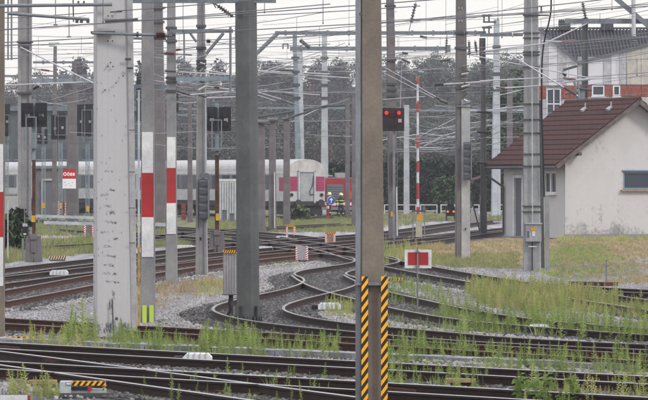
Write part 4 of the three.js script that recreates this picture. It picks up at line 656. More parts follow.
// big right mast: two channels with straps
const m534 = mast('channel_mast', 'big grey double channel mast with meter box at right', 522.5, 541.5, 270.5, 524, 538, -40, M.palishConcrete, { yaw: -0.08 });
mb().bar(loc(m534, 532.8, 270, 0.3), loc(m534, 531.6, -30, 0.26), 0.035, 0.03).build('cable_rail', M.paleSteel, m534); mb().bar(loc(m534, 532.4, 270, 0.28), loc(m534, 532.4, 242, 0.28), 0.09, 0.03).build('dark_slot', M.black, m534);
mb().bar(loc(m534, 543, 268, 0.1), loc(m534, 540.5, 100, 0.1), 0.07, 0.1).build('side_channel', M.darkSteel, m534);
for (const y of [15, 33, 38, 52, 55, 67, 104, 119.5, 133, 154, 166, 206, 211.5]) clamp(m534, y, 19.8 - 4.5 * (1 - (y + 40) / 310), 0.035);
{ const box = mb().box(px(15.5, m534.Zd), px(17.5, m534.Zd), 0.22, loc(m534, 533, 0).x, loc(m534, 0, 232.5).y, 0.33).build('meter_box', M.greyBox, m534); board('warning_plate', 0.15, 0.09, 0.012, M.yellow, box, V(loc(m534, 532.5, 0).x, loc(m534, 0, 229).y, 0.45)); board('label_plate', 0.09, 0.16, 0.012, M.white, box, V(loc(m534, 533, 0).x, loc(m534, 0, 233.5).y, 0.45)); board('vent_slot', 0.06, 0.2, 0.012, M.darkBox, box, V(loc(m534, 527.5, 0).x, loc(m534, 0, 234).y, 0.45)); mb().box(px(17, m534.Zd), 0.04, 0.28, loc(m534, 533, 0).x, loc(m534, 0, 223.4).y, 0.34).build('rain_lid', M.paleSteel, box); }
mb().bar(loc(m534, 528.5, 246.5, 0.34), loc(m534, 536.5, 246.5, 0.34), 0.03, 0.03).build('cross_bracket', M.white, m534);
mb().bar(loc(m534, 480, 35, -1), loc(m534, 523, 34.6, -1), 0.12, 0.1).build('crossarm', M.galv, m534); mb().tube(loc(m534, 512, 34.8, -0.8), loc(m534, 513, 34.8, -0.8), 0.08).build('arm_joint', M.white, m534);
{ const pts = [[551, -8], [551, 10], [549, 22], [545, 38], [542.5, 55], [541.8, 110], [543, 150], [544.4, 197]].map(([x, y]) => loc(m534, x, y, 0.35)); mesh('black_cable', metricUv(new THREE.TubeGeometry(new THREE.CatmullRomCurve3(pts), 60, 0.028, 6)), M.black, m534); }
arm(m534, 523, 15.2, 549, 15.2, { r: 0.025, m: M.darkSteel, d0: 0.32, d1: 0.32 }); mb().box(0.16, 0.03, 0.1, loc(m534, 541, 0).x, loc(m534, 0, 6.5).y, 0.2).box(0.05, 0.2, 0.05, loc(m534, 541, 0).x, loc(m534, 0, 10).y, 0.2).build('bracket', M.darkSteel, m534);
for (const [a, b, c, d] of [[480, 81, 549, 77.5], [494, 89, 541, 85.5], [484, 51, 548, 43]]) arm(m534, a, b, c, d, { r: 0.022, d0: 0.6, d1: 0.6 }); arm(m534, 496, 87.5, 505, 88.5, { r: 0.03, m: M.insul, d0: 0.6, d1: 0.6, name: 'insulator' });
arm(m534, 506, 52, 578, 96, { r: 0.022, d0: 0.7, d1: 0.7, ins: [0.8, 0.98], insM: M.darkInsul, ir: 0.06 }); arm(m534, 470, 55, 590, 78, { r: 0.018, d0: 0.65, d1: 0.65 });
{ const Z = m534.Zd - 1, t = thing('grey_post', 'plain grey post standing close to the big right mast', 'post', V(at(547.2, HOR, Z).x, GY, -Z)), h = at(0, 196, Z).y - GY; mb().box(px(4.4, Z), h, 0.1, 0, h / 2, 0).build('post', M.greyConcrete, t); mb().box(px(4.8, Z), 0.03, 0.12, 0, h + 0.015, 0).build('cap', M.galv, t); }
// left hand masts
const m24 = mast('concrete_mast', 'wide grey mast with rusty signal post in front, far left', 17.5, 31.5, 250, 17.5, 32.5, -30, M.greyConcrete, { sec: ISEC, yaw: 0.08 });
for (const y of [42, 93]) clamp(m24, y, 15.5, 0.07); arm(m24, 20, 45.5, 30, 45.2, { r: 0.04, m: M.whiteTube }); arm(m24, 20, 47, 97, 85, { r: 0.03, d0: 0.6, d1: 0.6 }); arm(m24, 18, 45.5, 92, 43, { r: 0.022, d0: 0.6, d1: 0.6, m: M.galv }); arm(m24, 4, 85.2, 84, 82.2, { r: 0.03, d0: 0.5, d1: 0.5 }); arm(m24, 32, 68.5, 54, 71.5, { r: 0.02, m: M.galv, ins: [0.4, 0.8], insM: M.insul, ir: 0.06 }); arm(m24, 52, 100, 97, 86, { r: 0.03, m: M.galv, d0: 0.5, d1: 0.5 }); arm(m24, 33, 89, 39, 86, { r: 0.05, m: M.black, name: 'fitting' });
{ const b = mb(); for (const x of [8, 11.5]) b.tube(loc(m24, x, -4, 0.3), loc(m24, x, 60, 0.3), 0.04, 0.04, 6); for (const y of [13, 30, 46, 59.5]) b.bar(loc(m24, -4, y, 0.3), loc(m24, 19, y - 1.2, 0.3), 0.05, 0.05); b.build('side_frame', M.galv, m24); }
const m54 = mast('lamp_mast', 'lamp mast with flat lamp head at left', 51.5, 56.5, 219, 53.5, 56.8, 46, M.duskConcrete, { Z: 285, cat: 'lamp mast', group: null }); mb().box(0.75, 0.1, 0.3, loc(m54, 54, 0).x, loc(m54, 0, 43.2).y, 0).box(0.4, 0.12, 0.2, loc(m54, 52, 0).x, loc(m54, 0, 46).y, 0).build('lamp_head', M.paleSteel, m54);
const m72 = mast('concrete_mast', 'broad brown grey mast carrying the red and white sign', 66, 78.5, 222, 68, 78, 90, M.duskConcrete, { Z: 270 }); mast('slim_mast', 'short mast top above the broad brown grey one', 72.5, 76.5, 218, 73, 76.5, 62, M.duskConcrete, { Z: 286 });
mast('slim_mast', 'grey slim mast left of the red and white sign', 52, 57, 222, 52.5, 56.5, 139, M.duskConcrete, { Z: 268 });
{ const Z = 268.6, t = thing('operator_sign', 'red and white sign plate hung on the broad mast at left', 'sign', V(at(69, HOR, Z).x, at(0, 188.5, Z).y, -Z));
  const m = canvasMat(256, 352, (x, w, h) => { x.fillStyle = '#b3121f'; x.fillRect(0, 0, w, h * 0.5); x.fillStyle = '#e9e9ec'; x.fillRect(0, h * 0.5, w, h * 0.5); x.strokeStyle = '#fff'; x.lineWidth = 13; x.beginPath(); x.arc(52, h * 0.26, 26, 0, 7); x.stroke(); x.fillStyle = '#fff'; x.font = 'bold 74px sans-serif'; x.textBaseline = 'middle'; x.fillText('\u00D6BB', 88, h * 0.27); x.fillStyle = '#555'; for (const [a, b] of [[40, 240], [110, 262], [60, 290], [180, 245], [150, 300]]) x.fillRect(a, b, 26, 7); });
  const h = px(19.5, Z), w = px(13.8, Z); board('sign_face', w, h, 0.03, m, t, V(0, h / 2, 0)); mb().bar(V(-w * 0.35, 0.1, -0.04), V(-w * 0.35, h - 0.1, -0.04), 0.04).bar(V(w * 0.35, 0.1, -0.04), V(w * 0.35, h - 0.1, -0.04), 0.04).bar(V(-w * 0.3, -1.6, -0.03), V(-w * 0.3, 0.1, -0.03), 0.05).build('mounting', M.galv, t); }

// far portals
function portal(label, x0, x1, y0, y1, Z, m, extra = [], r = 0) { const a = at(x0, (y0 + y1) / 2, Z), b = at(x1, (y0 + y1) / 2, Z), o = thing('portal_beam', label, 'portal beam', a, 'portal beams over the yard'); o.Zd = Z; mb().bar(V(0, 0, 0), b.clone().sub(a), px(3, Z), px(y1 - y0, Z)).build('beam', m, o); const n = Math.max(3, Math.round((x1 - x0) / 22)), c = mb(); for (let i = 0; i < n; i++) { const p = V(0, 0, 0).lerp(b.clone().sub(a), (i + 0.5) / n); c.box(px(2.2, Z), px(y1 - y0 + 1.6, Z), px(3.6, Z), p.x, p.y, p.z); } c.build('splice_clamps', M.galv, o); for (const e of extra) e(o); return o; }
portal('upper grey portal beam running from the pale legs to the right masts', 275, 486, 31.2, 34.8, 300, M.beam, [(o) => arm(o, 279, 32, 255, 55, { r: 0.16, m: M.beam, d0: 0, d1: 0 }), (o) => arm(o, 300, 40, 310, 48, { r: 0.14, m: M.darkSteel, d0: 0, d1: 0 }), (o) => { arm(o, 416, 2, 409, 31, { r: 0.03, m: M.wire, ins: [0.05, 0.72], insM: M.darkInsul, d0: 1, d1: 1, ir: 0.14, name: 'hanger' }); arm(o, 447, 33, 446, 55, { r: 0.03, m: M.wire, ins: [0.2, 0.95], insM: M.darkInsul, d0: 1, d1: 1, ir: 0.11, name: 'hanger' }); }]);
portal('lower grey portal beam below the long upper one', 290, 449, 46.6, 50.6, 306, M.beam, [(o) => mb().box(px(5, 306), px(7, 306), 0.4, px(158, 306), 0, 0).build('end_bracket', M.beam, o), (o) => { const b = mb(); b.bar(loc(o, 283, 44, 0), loc(o, 288, 44, 0), 0.12).bar(loc(o, 283, 44, 0), loc(o, 283, 49, 0), 0.12).bar(loc(o, 288, 44, 0), loc(o, 288, 49, 0), 0.12).build('small_frame', M.galv, o); }]);
portal('thin portal beam crossing behind the tree tops in the middle', 262, 400, 66, 68, 330, M.galv); portal('thin portal beam low at far left', 33, 94, 61.3, 63.4, 290, M.beam); portal('second thin beam at far left below the first', -12, 94, 75, 77, 300, M.beam); portal('blue grey beam over the left signals', 33, 94, 78.5, 82.5, 310, M.blueSteel);
portal('pale beam carried low between the mid masts', 258, 345, 107, 109, 330, M.blueSteel); portal('beam behind the red lamp signal', 405, 458, 109.5, 111.5, 320, M.galv); portal('pale beam right of the brown and white mast', 470, 525, 109, 111, 320, M.paleSteel); portal('lower pale beam behind the louvred box mast', 178, 232, 114, 116, 300, M.galv);
const m585 = mast('steel_mast', 'dark steel mast with switch gear behind the house roof', 582, 588.5, 206, 582, 588, 18, M.darkSteel, { Z: 215, sec: ISEC });
mb().bar(loc(m585, 565, 21.2, 0.2), loc(m585, 690, 21.2, 0.2), 0.25, px(5, 215)).build('crossbeam', M.beam, m585); mb().bar(loc(m585, 612, -5, 0.45), loc(m585, 652, 29, 0.45), 0.2, px(4.6, 215)).build('diagonal_strut', M.beam, m585);
arm(m585, 633.5, -6, 633.8, 36, { r: 0.12, m: M.whiteTube, d0: 0.7, d1: 0.7, name: 'hanging_tube' }); mb().lathe(loc(m585, 633.8, 44, 0.7), loc(m585, 633.8, 35, 0.7), RIBS(0.16, 4), 10).build('tube_end', M.galv, m585); arm(m585, 582.5, 2, 586, 20, { r: 0.03, m: M.wire, ins: [0.05, 0.95], insM: M.darkInsul, d0: 0.5, d1: 0.5, ir: 0.11, name: 'hanger' });
for (const [a, b, c, d, m] of [[563, 70, 577, 66, M.darkSteel], [562, 72, 566, 76, M.black], [563, 78, 576, 80, M.insul], [574, 80, 577, 92, M.galv], [565, 94, 575, 92, M.insul], [578, 82, 579, 98, M.galv], [576, 88, 592, 90, M.darkSteel], [564, 82, 590, 79, M.whiteTube]]) arm(m585, a, b, c, d, { r: 0.07, m, d0: 0.5, d1: 0.5, name: 'switch_gear' });
mb().box(px(9, 215), px(13, 215), 0.3, loc(m585, 580, 0).x, loc(m585, 0, 95).y, 0.3).build('switch_box', M.beam, m585);
for (const [a, b, c, d] of [[541, 41, 572, 42], [549, 41.5, 587, 23.5]]) arm(m585, a, b, c, d, { r: 0.04, d0: 1, d1: 1 }); arm(m585, 562, 42, 575, 41, { r: 0.09, m: M.insul, d0: 1, d1: 1, name: 'insulator' });
// bright registration tubes belonging to mid masts
for (const [o, a, b, c, d, r] of [[m324, 258, 71, 330, 74, 0.1], [m324, 262, 72, 356, 78.5, 0.09], [m324, 320, 55, 256, 76, 0.07], [m324, 345, 43, 256, 74, 0.07], [m295, 257, 92, 281, 99, 0.07], [m295, 257, 95, 276, 101, 0.06], [m295, 265, 91, 320, 95, 0.07], [m295, 292, 76, 330, 81, 0.06], [m391, 386, 68, 437, 97.5, 0.03], [m391, 384, 73, 434, 98, 0.026], [m391, 383, 99.5, 425, 96.5, 0.032], [m391, 402, 60, 400, 112, 0.02], [m391, 405, 55, 455, 61, 0.02], [m391, 421, 36, 470, 41, 0.02], [m324, 322, 107, 292, 122, 0.08], [m406, 345, 146, 420, 134, 0.06], [m406, 410, 147, 442, 148, 0.08], [m406, 412, 140, 456, 118, 0.05], [m406, 420, 133, 475, 140, 0.06], [m406, 438, 138, 456, 132, 0.06], [m406, 415, 145, 478, 131, 0.05], [m406, 430, 130, 490, 120, 0.05], [m406, 424, 146, 440, 138, 0.06], [m495, 500, 95, 522, 90, 0.07], [m495, 486, 110, 524, 106, 0.06]]) arm(o, a, b, c, d, { r: r * 0.55, d0: 0.5, d1: 0.5, name: 'registration_tube', m: M.whiteTube });
for (const [o, a, b, c, d] of [[m391, 436, 97, 448, 103], [m391, 402, 59, 410, 63], [m324, 281, 100, 292, 104], [m324, 282, 93, 292, 95], [m324, 280, 70, 294, 70.5], [m391, 420, 36, 427, 38], [m391, 402, 52.5, 408, 53.5], [m391, 440, 61, 450, 59.5]]) arm(o, a, b, c, d, { r: px(1.2, o.Zd), m: M.darkInsul, d0: 0.5, d1: 0.5, name: 'insulator' });
arm(m324, 258, 117, 334, 105, { r: 0.09, m: M.darkSteel, name: 'bracket_tube' }); arm(m324, 330, 106, 357, 104, { r: 0.1, m: M.darkSteel, name: 'bracket_tube' });

// ---------------------------------------------------------------- light signals
function signal(label, { x, by, Z = depthOf(by), boards, postM = M.blueSteel, w = 3, cage, foot, plate, top, lamps, rusty, lowM = M.rustDark }) {
  const o = thing('light_signal', label, 'signal', V(at(x, HOR, Z).x, GY, -Z), 'light signals of the yard'); o.Zd = Z;
  const H = loc(o, x, top ?? Math.min(...boards.map((b) => b[2])), 0).y;
  if (rusty) { const y = loc(o, x, rusty).y; mb().bar(V(0, 0, 0), V(0, y, 0), px(w, Z)).build('lower_post', lowM, o); mb().bar(V(0, y, 0), V(0, H, 0), px(w * 0.9, Z)).build('post', postM, o); }
  else { const b = mb(), q = px(w, Z) / 2; for (const s of [-1, 1]) b.bar(V(s * q, 0, 0), V(s * q, H, 0), 0.06); for (let y = 0.4; y < H - 0.2; y += 0.7) b.bar(V(-q, y, 0), V(q, y + (Math.round(y / 0.7) % 2 ? 0.35 : -0.35), 0), 0.035); b.build('lattice_post', postM, o); mb().bar(V(0, 0.01, -0.05), V(0, H - 0.01, -0.05), px(w * 0.55, Z), 0.03).build('cable_duct', postM, o); }
  for (const [x0, x1, y0, y1] of boards) { const a = loc(o, x0, y1, 0.2), b = loc(o, x1, y0, 0.2); const B = mb().box(b.x - a.x, b.y - a.y, 0.08, (a.x + b.x) / 2, (a.y + b.y) / 2, 0.16).build('signal_board', M.black, o); for (const hy of [a.y + 0.3, b.y - 0.3]) mb().tube(V((a.x + b.x) / 2, hy, 0.19), V((a.x + b.x) / 2, hy, 0.3), 0.1, 0.11, 10).build('lamp_hood', M.black, B); mb().box(0.16, 0.16, 0.03, b.x - 0.2, (a.y * 0.55 + b.y * 0.45), 0.22).build('white_marker', M.greyBox, B); }
  if (cage) { const [x0, x1, y0, y1] = cage, b = mb(); for (const X of [x0, x1]) for (const dz of [-0.3, 0.3]) b.bar(loc(o, X, y0, dz), loc(o, X, y1, dz), 0.04); for (const y of [y0, y1]) { for (const dz of [-0.3, 0.3]) b.bar(loc(o, x0, y, dz), loc(o, x1, y, dz), 0.04); b.bar(loc(o, x0, y, -0.3), loc(o, x0, y, 0.3), 0.04).bar(loc(o, x1, y, -0.3), loc(o, x1, y, 0.3), 0.04); } const c = b.build('work_cage', M.galv, o); mb().bar(loc(o, x0, y1, 0), loc(o, x1, y1, 0), 0.55, 0.04).build('cage_floor', M.darkSteel, c); }
  if (foot) { const b = mb(), y = loc(o, x, foot).y; for (const s of [-1, 1]) b.bar(V(s * px(4.6, Z), 0, 0.1), V(s * px(3, Z), y, 0.1), 0.13, 0.3); b.bar(V(-px(3, Z), y * 0.98, 0.1), V(px(3, Z), y * 0.98, 0.1), 0.3, 0.2).bar(V(-px(2.6, Z), y * 0.62, 0.1), V(px(2.6, Z), y * 0.62, 0.1), 0.2, y * 0.5).bar(V(-px(1.2, Z), y * 0.3, 0.02), V(px(1.2, Z), y * 0.3, 0.02), 0.1, y * 0.3); b.build('trestle_foot', M.duskConcrete, o); }
  if (plate) board('yellow_plate', px(plate[1] - plate[0], Z), px(plate[3] - plate[2], Z), 0.03, M.yellow, o, loc(o, (plate[0] + plate[1]) / 2, (plate[2] + plate[3]) / 2, 0.2));
  if (lamps) for (const [lx, ly] of lamps) { const p = loc(o, lx, ly, 0.32), L = mb().tube(p, p.clone().add(V(0, 0, 0.02)), 0.085, 0.085, 16).build('red_lamp', new THREE.MeshStandardMaterial({ color: C(0.3, 0.01, 0.01), emissive: C(1, 0.045, 0.03), emissiveIntensity: 0.3, roughness: 0.4 }), o); mb().box(0.32, 0.05, 0.2, p.x, p.y + 0.12, p.z + 0.08).build('lamp_visor', M.black, L); const li = new THREE.PointLight(0xff2008, 0.3); li.position.copy(p).add(V(0, 0, 0.15)); li.castShadow = true; li.shadow.radius = 4; o.add(li); }
  return o;
}
signal('double black signal board on rusty post left of the steel pole', { x: 217, by: 253, boards: [[207, 217, 107, 131], [219, 231, 107, 131]], w: 4, cage: [212, 221.5, 120, 150], foot: 232, plate: [215.8, 219.5, 213.5, 220.5], top: 103, rusty: 155 });
signal('double black signal board with rusty post at far left', { x: 33.8, by: 262, boards: [[21, 33, 103, 127], [35, 47, 103, 127]], w: 3.4, cage: [26, 36, 117, 148], foot: 236, plate: [31.5, 35.2, 215.5, 222], top: 99, rusty: 160 });
signal('black signal board on blue lattice post beside the sign mast', { x: 60.5, by: 221, boards: [[51, 58, 115, 139.5], [58.6, 65.5, 113, 139.5]], cage: [55, 67, 116, 135], plate: [59.5, 62, 203, 208] , Z: 262 });
signal('black signal board on blue post just left of the huge pale mast', { x: 87.5, by: 219, boards: [[77, 84, 104, 136], [85, 93, 104, 136]], cage: [82, 92, 110, 138], plate: [86.5, 89.5, 206, 211.5], Z: 262 });
signal('black signal board at the left edge behind the banded mast', { x: 6.5, by: 219, boards: [[3, 10, 104, 136]], cage: [4, 9, 115, 140], Z: 276 });
signal('small black signal on blue lattice post between two larger ones', { x: 43.5, by: 219, boards: [[37, 41.5, 127, 144], [44.5, 47.5, 129, 144]], plate: [42, 45, 203, 208], Z: 284, top: 125 });
signal('black signal board hanging between the two banded masts', { x: 159, by: 220, boards: [[153, 165, 88, 126], [136.5, 141, 73, 121], [175.8, 178.5, 90, 112]], Z: 260, w: 3, top: 74 });
signal('black signal showing two red lamps right of the striped post', { x: 394, by: 239, Z: 184.2, boards: [[382.5, 404.3, 108, 131]], w: 2.4, lowM: M.galv, rusty: 131.5, top: 112, lamps: [[386.5, 112.8], [399, 112.8]] });

// ---------------------------------------------------------------- overhead lines
function wireGeo(a, b, r, sag, n = 10) { const pts = []; for (let i = 0; i <= n; i++) { const t = i / n, p = a.clone().lerp(b, t); p.y -= sag * 4 * t * (1 - t); pts.push(p); } return metricUv(new THREE.TubeGeometry(new THREE.CatmullRomCurve3(pts), n, r, 4)); }
function overhead(label, group, p, q, { r = 0.009, sag = 0.05, mess = 0, drops = 0, m = M.wire } = {}) {
  const A = at(...p), B = at(...q), o = thing('overhead_line', label, 'overhead line', A.clone(), group), z = V(0, 0, 0), d = B.clone().sub(A);
  mesh('contact_wire', wireGeo(z, d, r, sag), m, o);
  if (mess) { const up = V(0, mess, 0); mesh('messenger_wire', wireGeo(up, d.clone().add(up), r * 0.9, mess * 0.45), m, o);
    for (let i = 0; i < drops; i++) { const t = (i + 0.5) / drops, a = z.clone().lerp(d, t); a.y -= sag * 4 * t * (1 - t); const b = a.clone(); b.y = d.y * t + mess - mess * 0.45 * 4 * t * (1 - t); mb().tube(a, b, 0.006, 0.006, 4).build('dropper', m, o); } }
  return o;
}
const G1 = 'thin wires high over the near tracks', G2 = 'wires over the middle of the yard', G3 = 'pale far wires over the yard';
const hi = 'thin dark wire crossing the pale sky high over the near tracks';
for (const [a, b, c, d, z0, z1] of [[-30, 32, 760, -26, 74, 58], [-30, 44, 700, 3, 78, 62], [-30, 31.5, 330, 4, 86, 66], [-30, 20, 300, -4, 80, 66], [-30, 46, 360, 34, 95, 80], [230, 38, 760, -18, 96, 70], [360, 22, 760, -4, 90, 74], [120, 21, 420, 6, 88, 72]]) overhead(hi, G1, [a, b, z0], [c, d, z1], { sag: 0.03, r: 0.0085 });
const mids = 'overhead line with drop wires above the middle tracks';
for (const [a, b, c, d, z0, z1, ms, n] of [[-20, 56, 330, 44, 150, 110, 0.9, 7], [-20, 68, 420, 58, 190, 120, 1.1, 8], [180, 66, 680, 34, 200, 120, 1.1, 8], [240, 78, 700, 56, 190, 130, 1.0, 8], [330, 92, 720, 72, 230, 150, 1.2, 8], [380, 60, 720, 30, 170, 110, 1.0, 6], [-20, 98, 260, 84, 230, 170, 1.1, 6], [420, 110, 660, 92, 230, 180, 0.9, 5], [470, 84, 700, 68, 160, 120, 0.8, 5]]) overhead(mids, G2, [a, b, z0], [c, d, z1], { mess: ms, drops: n, sag: 0.04, r: 0.011, m: M.galv });
const fars = 'pale thin far wire strung between the yard masts';
{ const r = rng(52); for (let i = 0; i < 180; i++) { const mid = i > 84, x0 = mid ? (i % 2 ? 395 : 130) + 70 * r() : -20 + 560 * r(), L = mid ? 20 + 70 * r() : 60 + 170 * r(), y = mid ? (i % 2 ? 112 : 66) + 42 * r() : 50 + 98 * r(), Z = 200 + 110 * r(); overhead(fars, G3, [x0, y, Z], [Math.min(x0 + L, 660), y + (r() - 0.55) * (mid ? 22 : 11), Z + 30 * (r() - 0.5)], { sag: 0.12 + 0.2 * r(), r: 0.008 + 0.010 * r() * r(), m: r() < 0.4 ? M.whiteTube : r() < 0.6 ? M.galv : M.wire }); }
  for (let i = 0; i < 26; i++) { const x0 = 380 + 200 * r(), y = 8 + 60 * r(), Z = 150 + 100 * r(); if (x0 > 500 && y > 40) continue; overhead('faint grey wire slanting across the sky above the right-hand masts', 'faint wires above the right half', [x0, y, Z], [x0 + 60 + 110 * r(), y - 8 - 14 * r(), Z - 20], { sag: 0.05, r: 0.008, m: M.galv }); }
  for (let i = 0; i < 20; i++) { const x0 = -10 + 330 * r(), y = 18 + 50 * r(), Z = 140 + 100 * r(); overhead('faint grey wire slanting across the sky above the left-hand masts', 'faint wires above the left half', [x0, y, Z], [x0 + 60 + 100 * r(), y + (r() - 0.7) * 22, Z - 20], { sag: 0.05, r: 0.007, m: M.galv }); } }
// feeder dangling clips seen as dark drops
{ const spots = [[264.5, 3, 11, 74], [323, 0, 22, 78], [103, -2, 21, 70], [319.5, 26, 44, 150], [349, 0, 43, 160], [426, 0, 48, 150], [446, 0, 32, 140], [612, -2, 8, 100], [600, 13, 20, 110], [627, 62, 84, 120], [637, 58, 74, 120], [183, 2, 30, 90], [395, 30, 84, 150], [554, -2, 30, 120], [502, -2, 36, 130], [498, -2, 18, 130]];
  spots.forEach(([x, a, b, Z]) => { const p = at(x, a, Z), q = at(x, b, Z), o = thing('drop_wire', 'short vertical drop wire with dark clamp at its lower end', 'wire', p, 'drop wires with clamps'); mb().tube(V(0, 0, 0), q.clone().sub(p), 0.007, 0.007, 4).build('wire', M.wire, o); mb().tube(q.clone().sub(p), q.clone().sub(p).add(V(0, -px(2.2, Z), 0)), px(0.5, Z), px(0.8, Z), 6).build('clamp', M.darkSteel, o); }); }

// ---------------------------------------------------------------- small yard equipment
{ // red halt board on a stake
  const Z = depthOf(314), t = thing('halt_board', 'red rectangle board with white border on a thin stake', 'signal board', V(at(417.5, HOR, Z).x, GY, -Z)), y = (r) => at(0, r, Z).y - GY;
  mb().tube(V(0, 0, 0), V(0, y(247), 0), 0.018, 0.016, 8).build('stake', M.galv, t); const w = px(26.8, Z), h = px(18.6, Z), cx = px(0.7, Z);
  board('white_border', w, h, 0.02, M.white, t, V(cx, y(259), -0.04)); board('red_field', w * 0.76, h * 0.68, 0.012, M.red, t, V(cx, y(258.6), -0.024)); mb().box(0.09, 0.03, 0.05, 0, y(252), -0.012).box(0.09, 0.03, 0.05, 0, y(266), -0.012).build('bracket', M.galv, t);
}
{ // grey relay cabinet on post
  const Z = depthOf(317), t = thing('relay_cabinet', 'grey ribbed relay cabinet on a dark post beside the steel pole', 'cabinet', V(at(230, HOR, Z).x, GY, -Z)), y = (r) => at(0, r, Z).y - GY, w = px(13.5, Z), h = y(252.5) - y(294);
  const b = mb().box(w, h, 0.3, 0, y(294) + h / 2, 0).build('cabinet', M.greyBox, t); for (let i = 0; i < 5; i++) mb().box(0.015, h * 0.94, 0.02, -w / 2 + 0.03 + i * (w - 0.06) / 4, y(294) + h / 2, 0.155).build('rib', M.greyBox, b); mb().box(w + 0.06, 0.02, 0.36, 0, y(294) - 0.01, 0).build('shelf', M.darkSteel, b);
  board('hazard_strip', w, px(3.2, Z), 0.02, hazard, t, V(0, y(251.5), 0.16)); mb().bar(V(0.02, 0, 0), V(0.02, y(294) - 0.02, 0), 0.1).build('post', M.darkSteel, t);
  const pts = [[231.5, 294], [229.5, 303], [231, 308], [227.5, 316], [228, 322]].map(([a, c]) => V(at(a, 0, Z).x - t.position.x, y(c), 0.1)); mesh('cable', metricUv(new THREE.TubeGeometry(new THREE.CatmullRomCurve3(pts), 24, 0.03, 7)), M.black, t);
}
{ // dwarf signal post at left
  const Z = depthOf(261), t = thing('dwarf_signal', 'dwarf signal with black head on two pale tubes at left', 'signal', V(at(25, HOR, Z).x, GY, -Z)), y = (r) => at(0, r, Z).y - GY;
  mb().tube(V(-0.08, 0, 0), V(-0.08, y(238), 0), 0.04).tube(V(0.06, 0, 0), V(0.06, y(238), 0), 0.04).build('post', M.galv, t); const h = mb().box(px(6, Z), px(9, Z), 0.2, 0, y(231), 0).build('head', M.black, t); mb().box(px(4.5, Z), px(3, Z), 0.14, 0, y(225), 0).build('cap', M.paleSteel, h); board('marker', 0.1, 0.05, 0.02, M.white, h, V(0, y(234), 0.11)); mb().tube(V(-0.02, y(224), 0), V(-0.02, y(120), 0), 0.018).build('conduit', M.galv, t);
  const p = thing('thin_rod', 'thin pale rod standing left of the dwarf signal', 'rod', V(at(7.8, HOR, Z).x, GY, -Z)); mb().tube(V(0, 0, 0), V(0, y(200), 0), 0.025, 0.02).build('rod', M.paleSteel, p); mb().box(0.1, 0.06, 0.02, 0.05, y(231), 0.02).build('tag', M.rust, p);
}
function pointMachine(label, x0, x1, by, dir = 0, end = M.black) { // ribbed cover with chamfered top
  const Z = depthOf(by), w = px(x1 - x0, Z), t = thing('point_machine', label, 'point machine', V(at((x0 + x1) / 2, HOR, Z).x, GY, -Z), 'point machine covers', dir), h = w > 1 ? 0.24 : 0.2;
  mesh('cover', metricUv(extrude([[-w / 2, 0.06], [w / 2, 0.06], [w / 2, h * 0.7], [w / 2 - 0.06, h], [-w / 2 + 0.06, h], [-w / 2, h * 0.7]], 0.4).translate(0, 0, -0.2)), M.white, t); for (let i = 1; i < 5; i++) mb().box(0.02, h * 0.7, 0.43, -w / 2 + w * i / 5, 0.06 + h * 0.35, 0).build('rib', M.paleSteel, t); mb().box(w + 0.3, 0.06, 0.5, 0, 0.03, 0).build('base', M.darkSteel, t); mb().box(0.14, h * 0.75, 0.36, -w / 2 - 0.07, h * 0.4, 0).build('end_cap', end, t); return t;
}
pointMachine('white point machine cover beside the left-hand tracks', 50, 68, 277); pointMachine('white point machine lying among weeds by the snaking track', 318, 341, 312); pointMachine('dirty white point machine between the two nearest tracks', 183, 212, 366); pointMachine('small white point machine in front of the green strip', 276, 288, 240); pointMachine('small pale point machine right of the steel pole', 256, 273, 251.5); pointMachine('pale point machine between the banded mast and the louvred box mast', 176, 193, 250); pointMachine('low grey point machine in grass at lower right', 532, 546, 335, 0.4);
function markerFrame(label, x0, x1, y0, by, face, topM, kind = 'marker_board') { const Z = depthOf(by), t = thing(kind, label, 'marker board', V(at((x0 + x1) / 2, HOR, Z).x, GY, -Z), 'small marker boards'), w = px(x1 - x0, Z), H = at(0, y0, Z).y - GY; const e = px(2, Z);
  if (face) board('face', w - 2 * e, H * 0.88, 0.04, face, t, V(0, H * 0.56, 0)); for (const s of [-1, 1]) board('striped_edge', e, H * 0.86, 0.05, redStripe, t, V(s * (w / 2 - e / 2), H * 0.57, 0), null, true); if (topM) board('striped_top', w, px(2.4, Z), 0.06, topM, t, V(0, H, 0)); mb().box(0.08, H * 0.3, 0.03, -w * 0.2, H * 0.15, -0.03).box(0.08, H * 0.3, 0.03, w * 0.2, H * 0.15, -0.03).build('legs', M.darkSteel, t); return t; }
markerFrame('light grey board with red and white striped edges', 295.6, 308.2, 246, 262, M.greyBox, null); markerFrame('small frame with yellow striped top before the green strip', 286, 295.5, 226, 238, null, hazard); markerFrame('small box with red edges and yellow top right of the first frame', 325, 335.5, 233, 244.5, mat(C(0.34, 0.25, 0.17), 0.9, { map: grit }), hazard); markerFrame('grey box with red and white striped edges left of the huge mast', 84, 94, 225, 240, M.duskConcrete, null); markerFrame('upright frame with red and white edges at far left', 58, 66.5, 201.5, 219, M.rust, null);
function hazardSleeper(label, x0, x1, y, dz = 0, m = hazard) { const Z = depthOf(y) + dz, t = thing('hazard_plank', label, 'plank', V(at((x0 + x1) / 2, HOR, Z).x, GY, -Z), 'striped planks by the rails'), w = px(x1 - x0, Z); board('plank', w, px(4, Z), 0.14, m, t, V(0, px(3, Z), 0)); mb().box(w * 0.9, 0.05, 0.2, 0, 0.025, -0.02).build('bearer', M.darkSteel, t); return t; }
hazardSleeper('yellow and black plank beside the left-edge banded mast', 3, 38, 341.5); hazardSleeper('yellow and black plank behind the leafy weeds at lower right', 566, 607, 391); hazardSleeper('short yellow striped plank right of the yellow-striped post', 388, 404, 283); hazardSleeper('pale striped plank in the grass below the trestle foot at left', 49, 66, 261, 0, hazardPale);
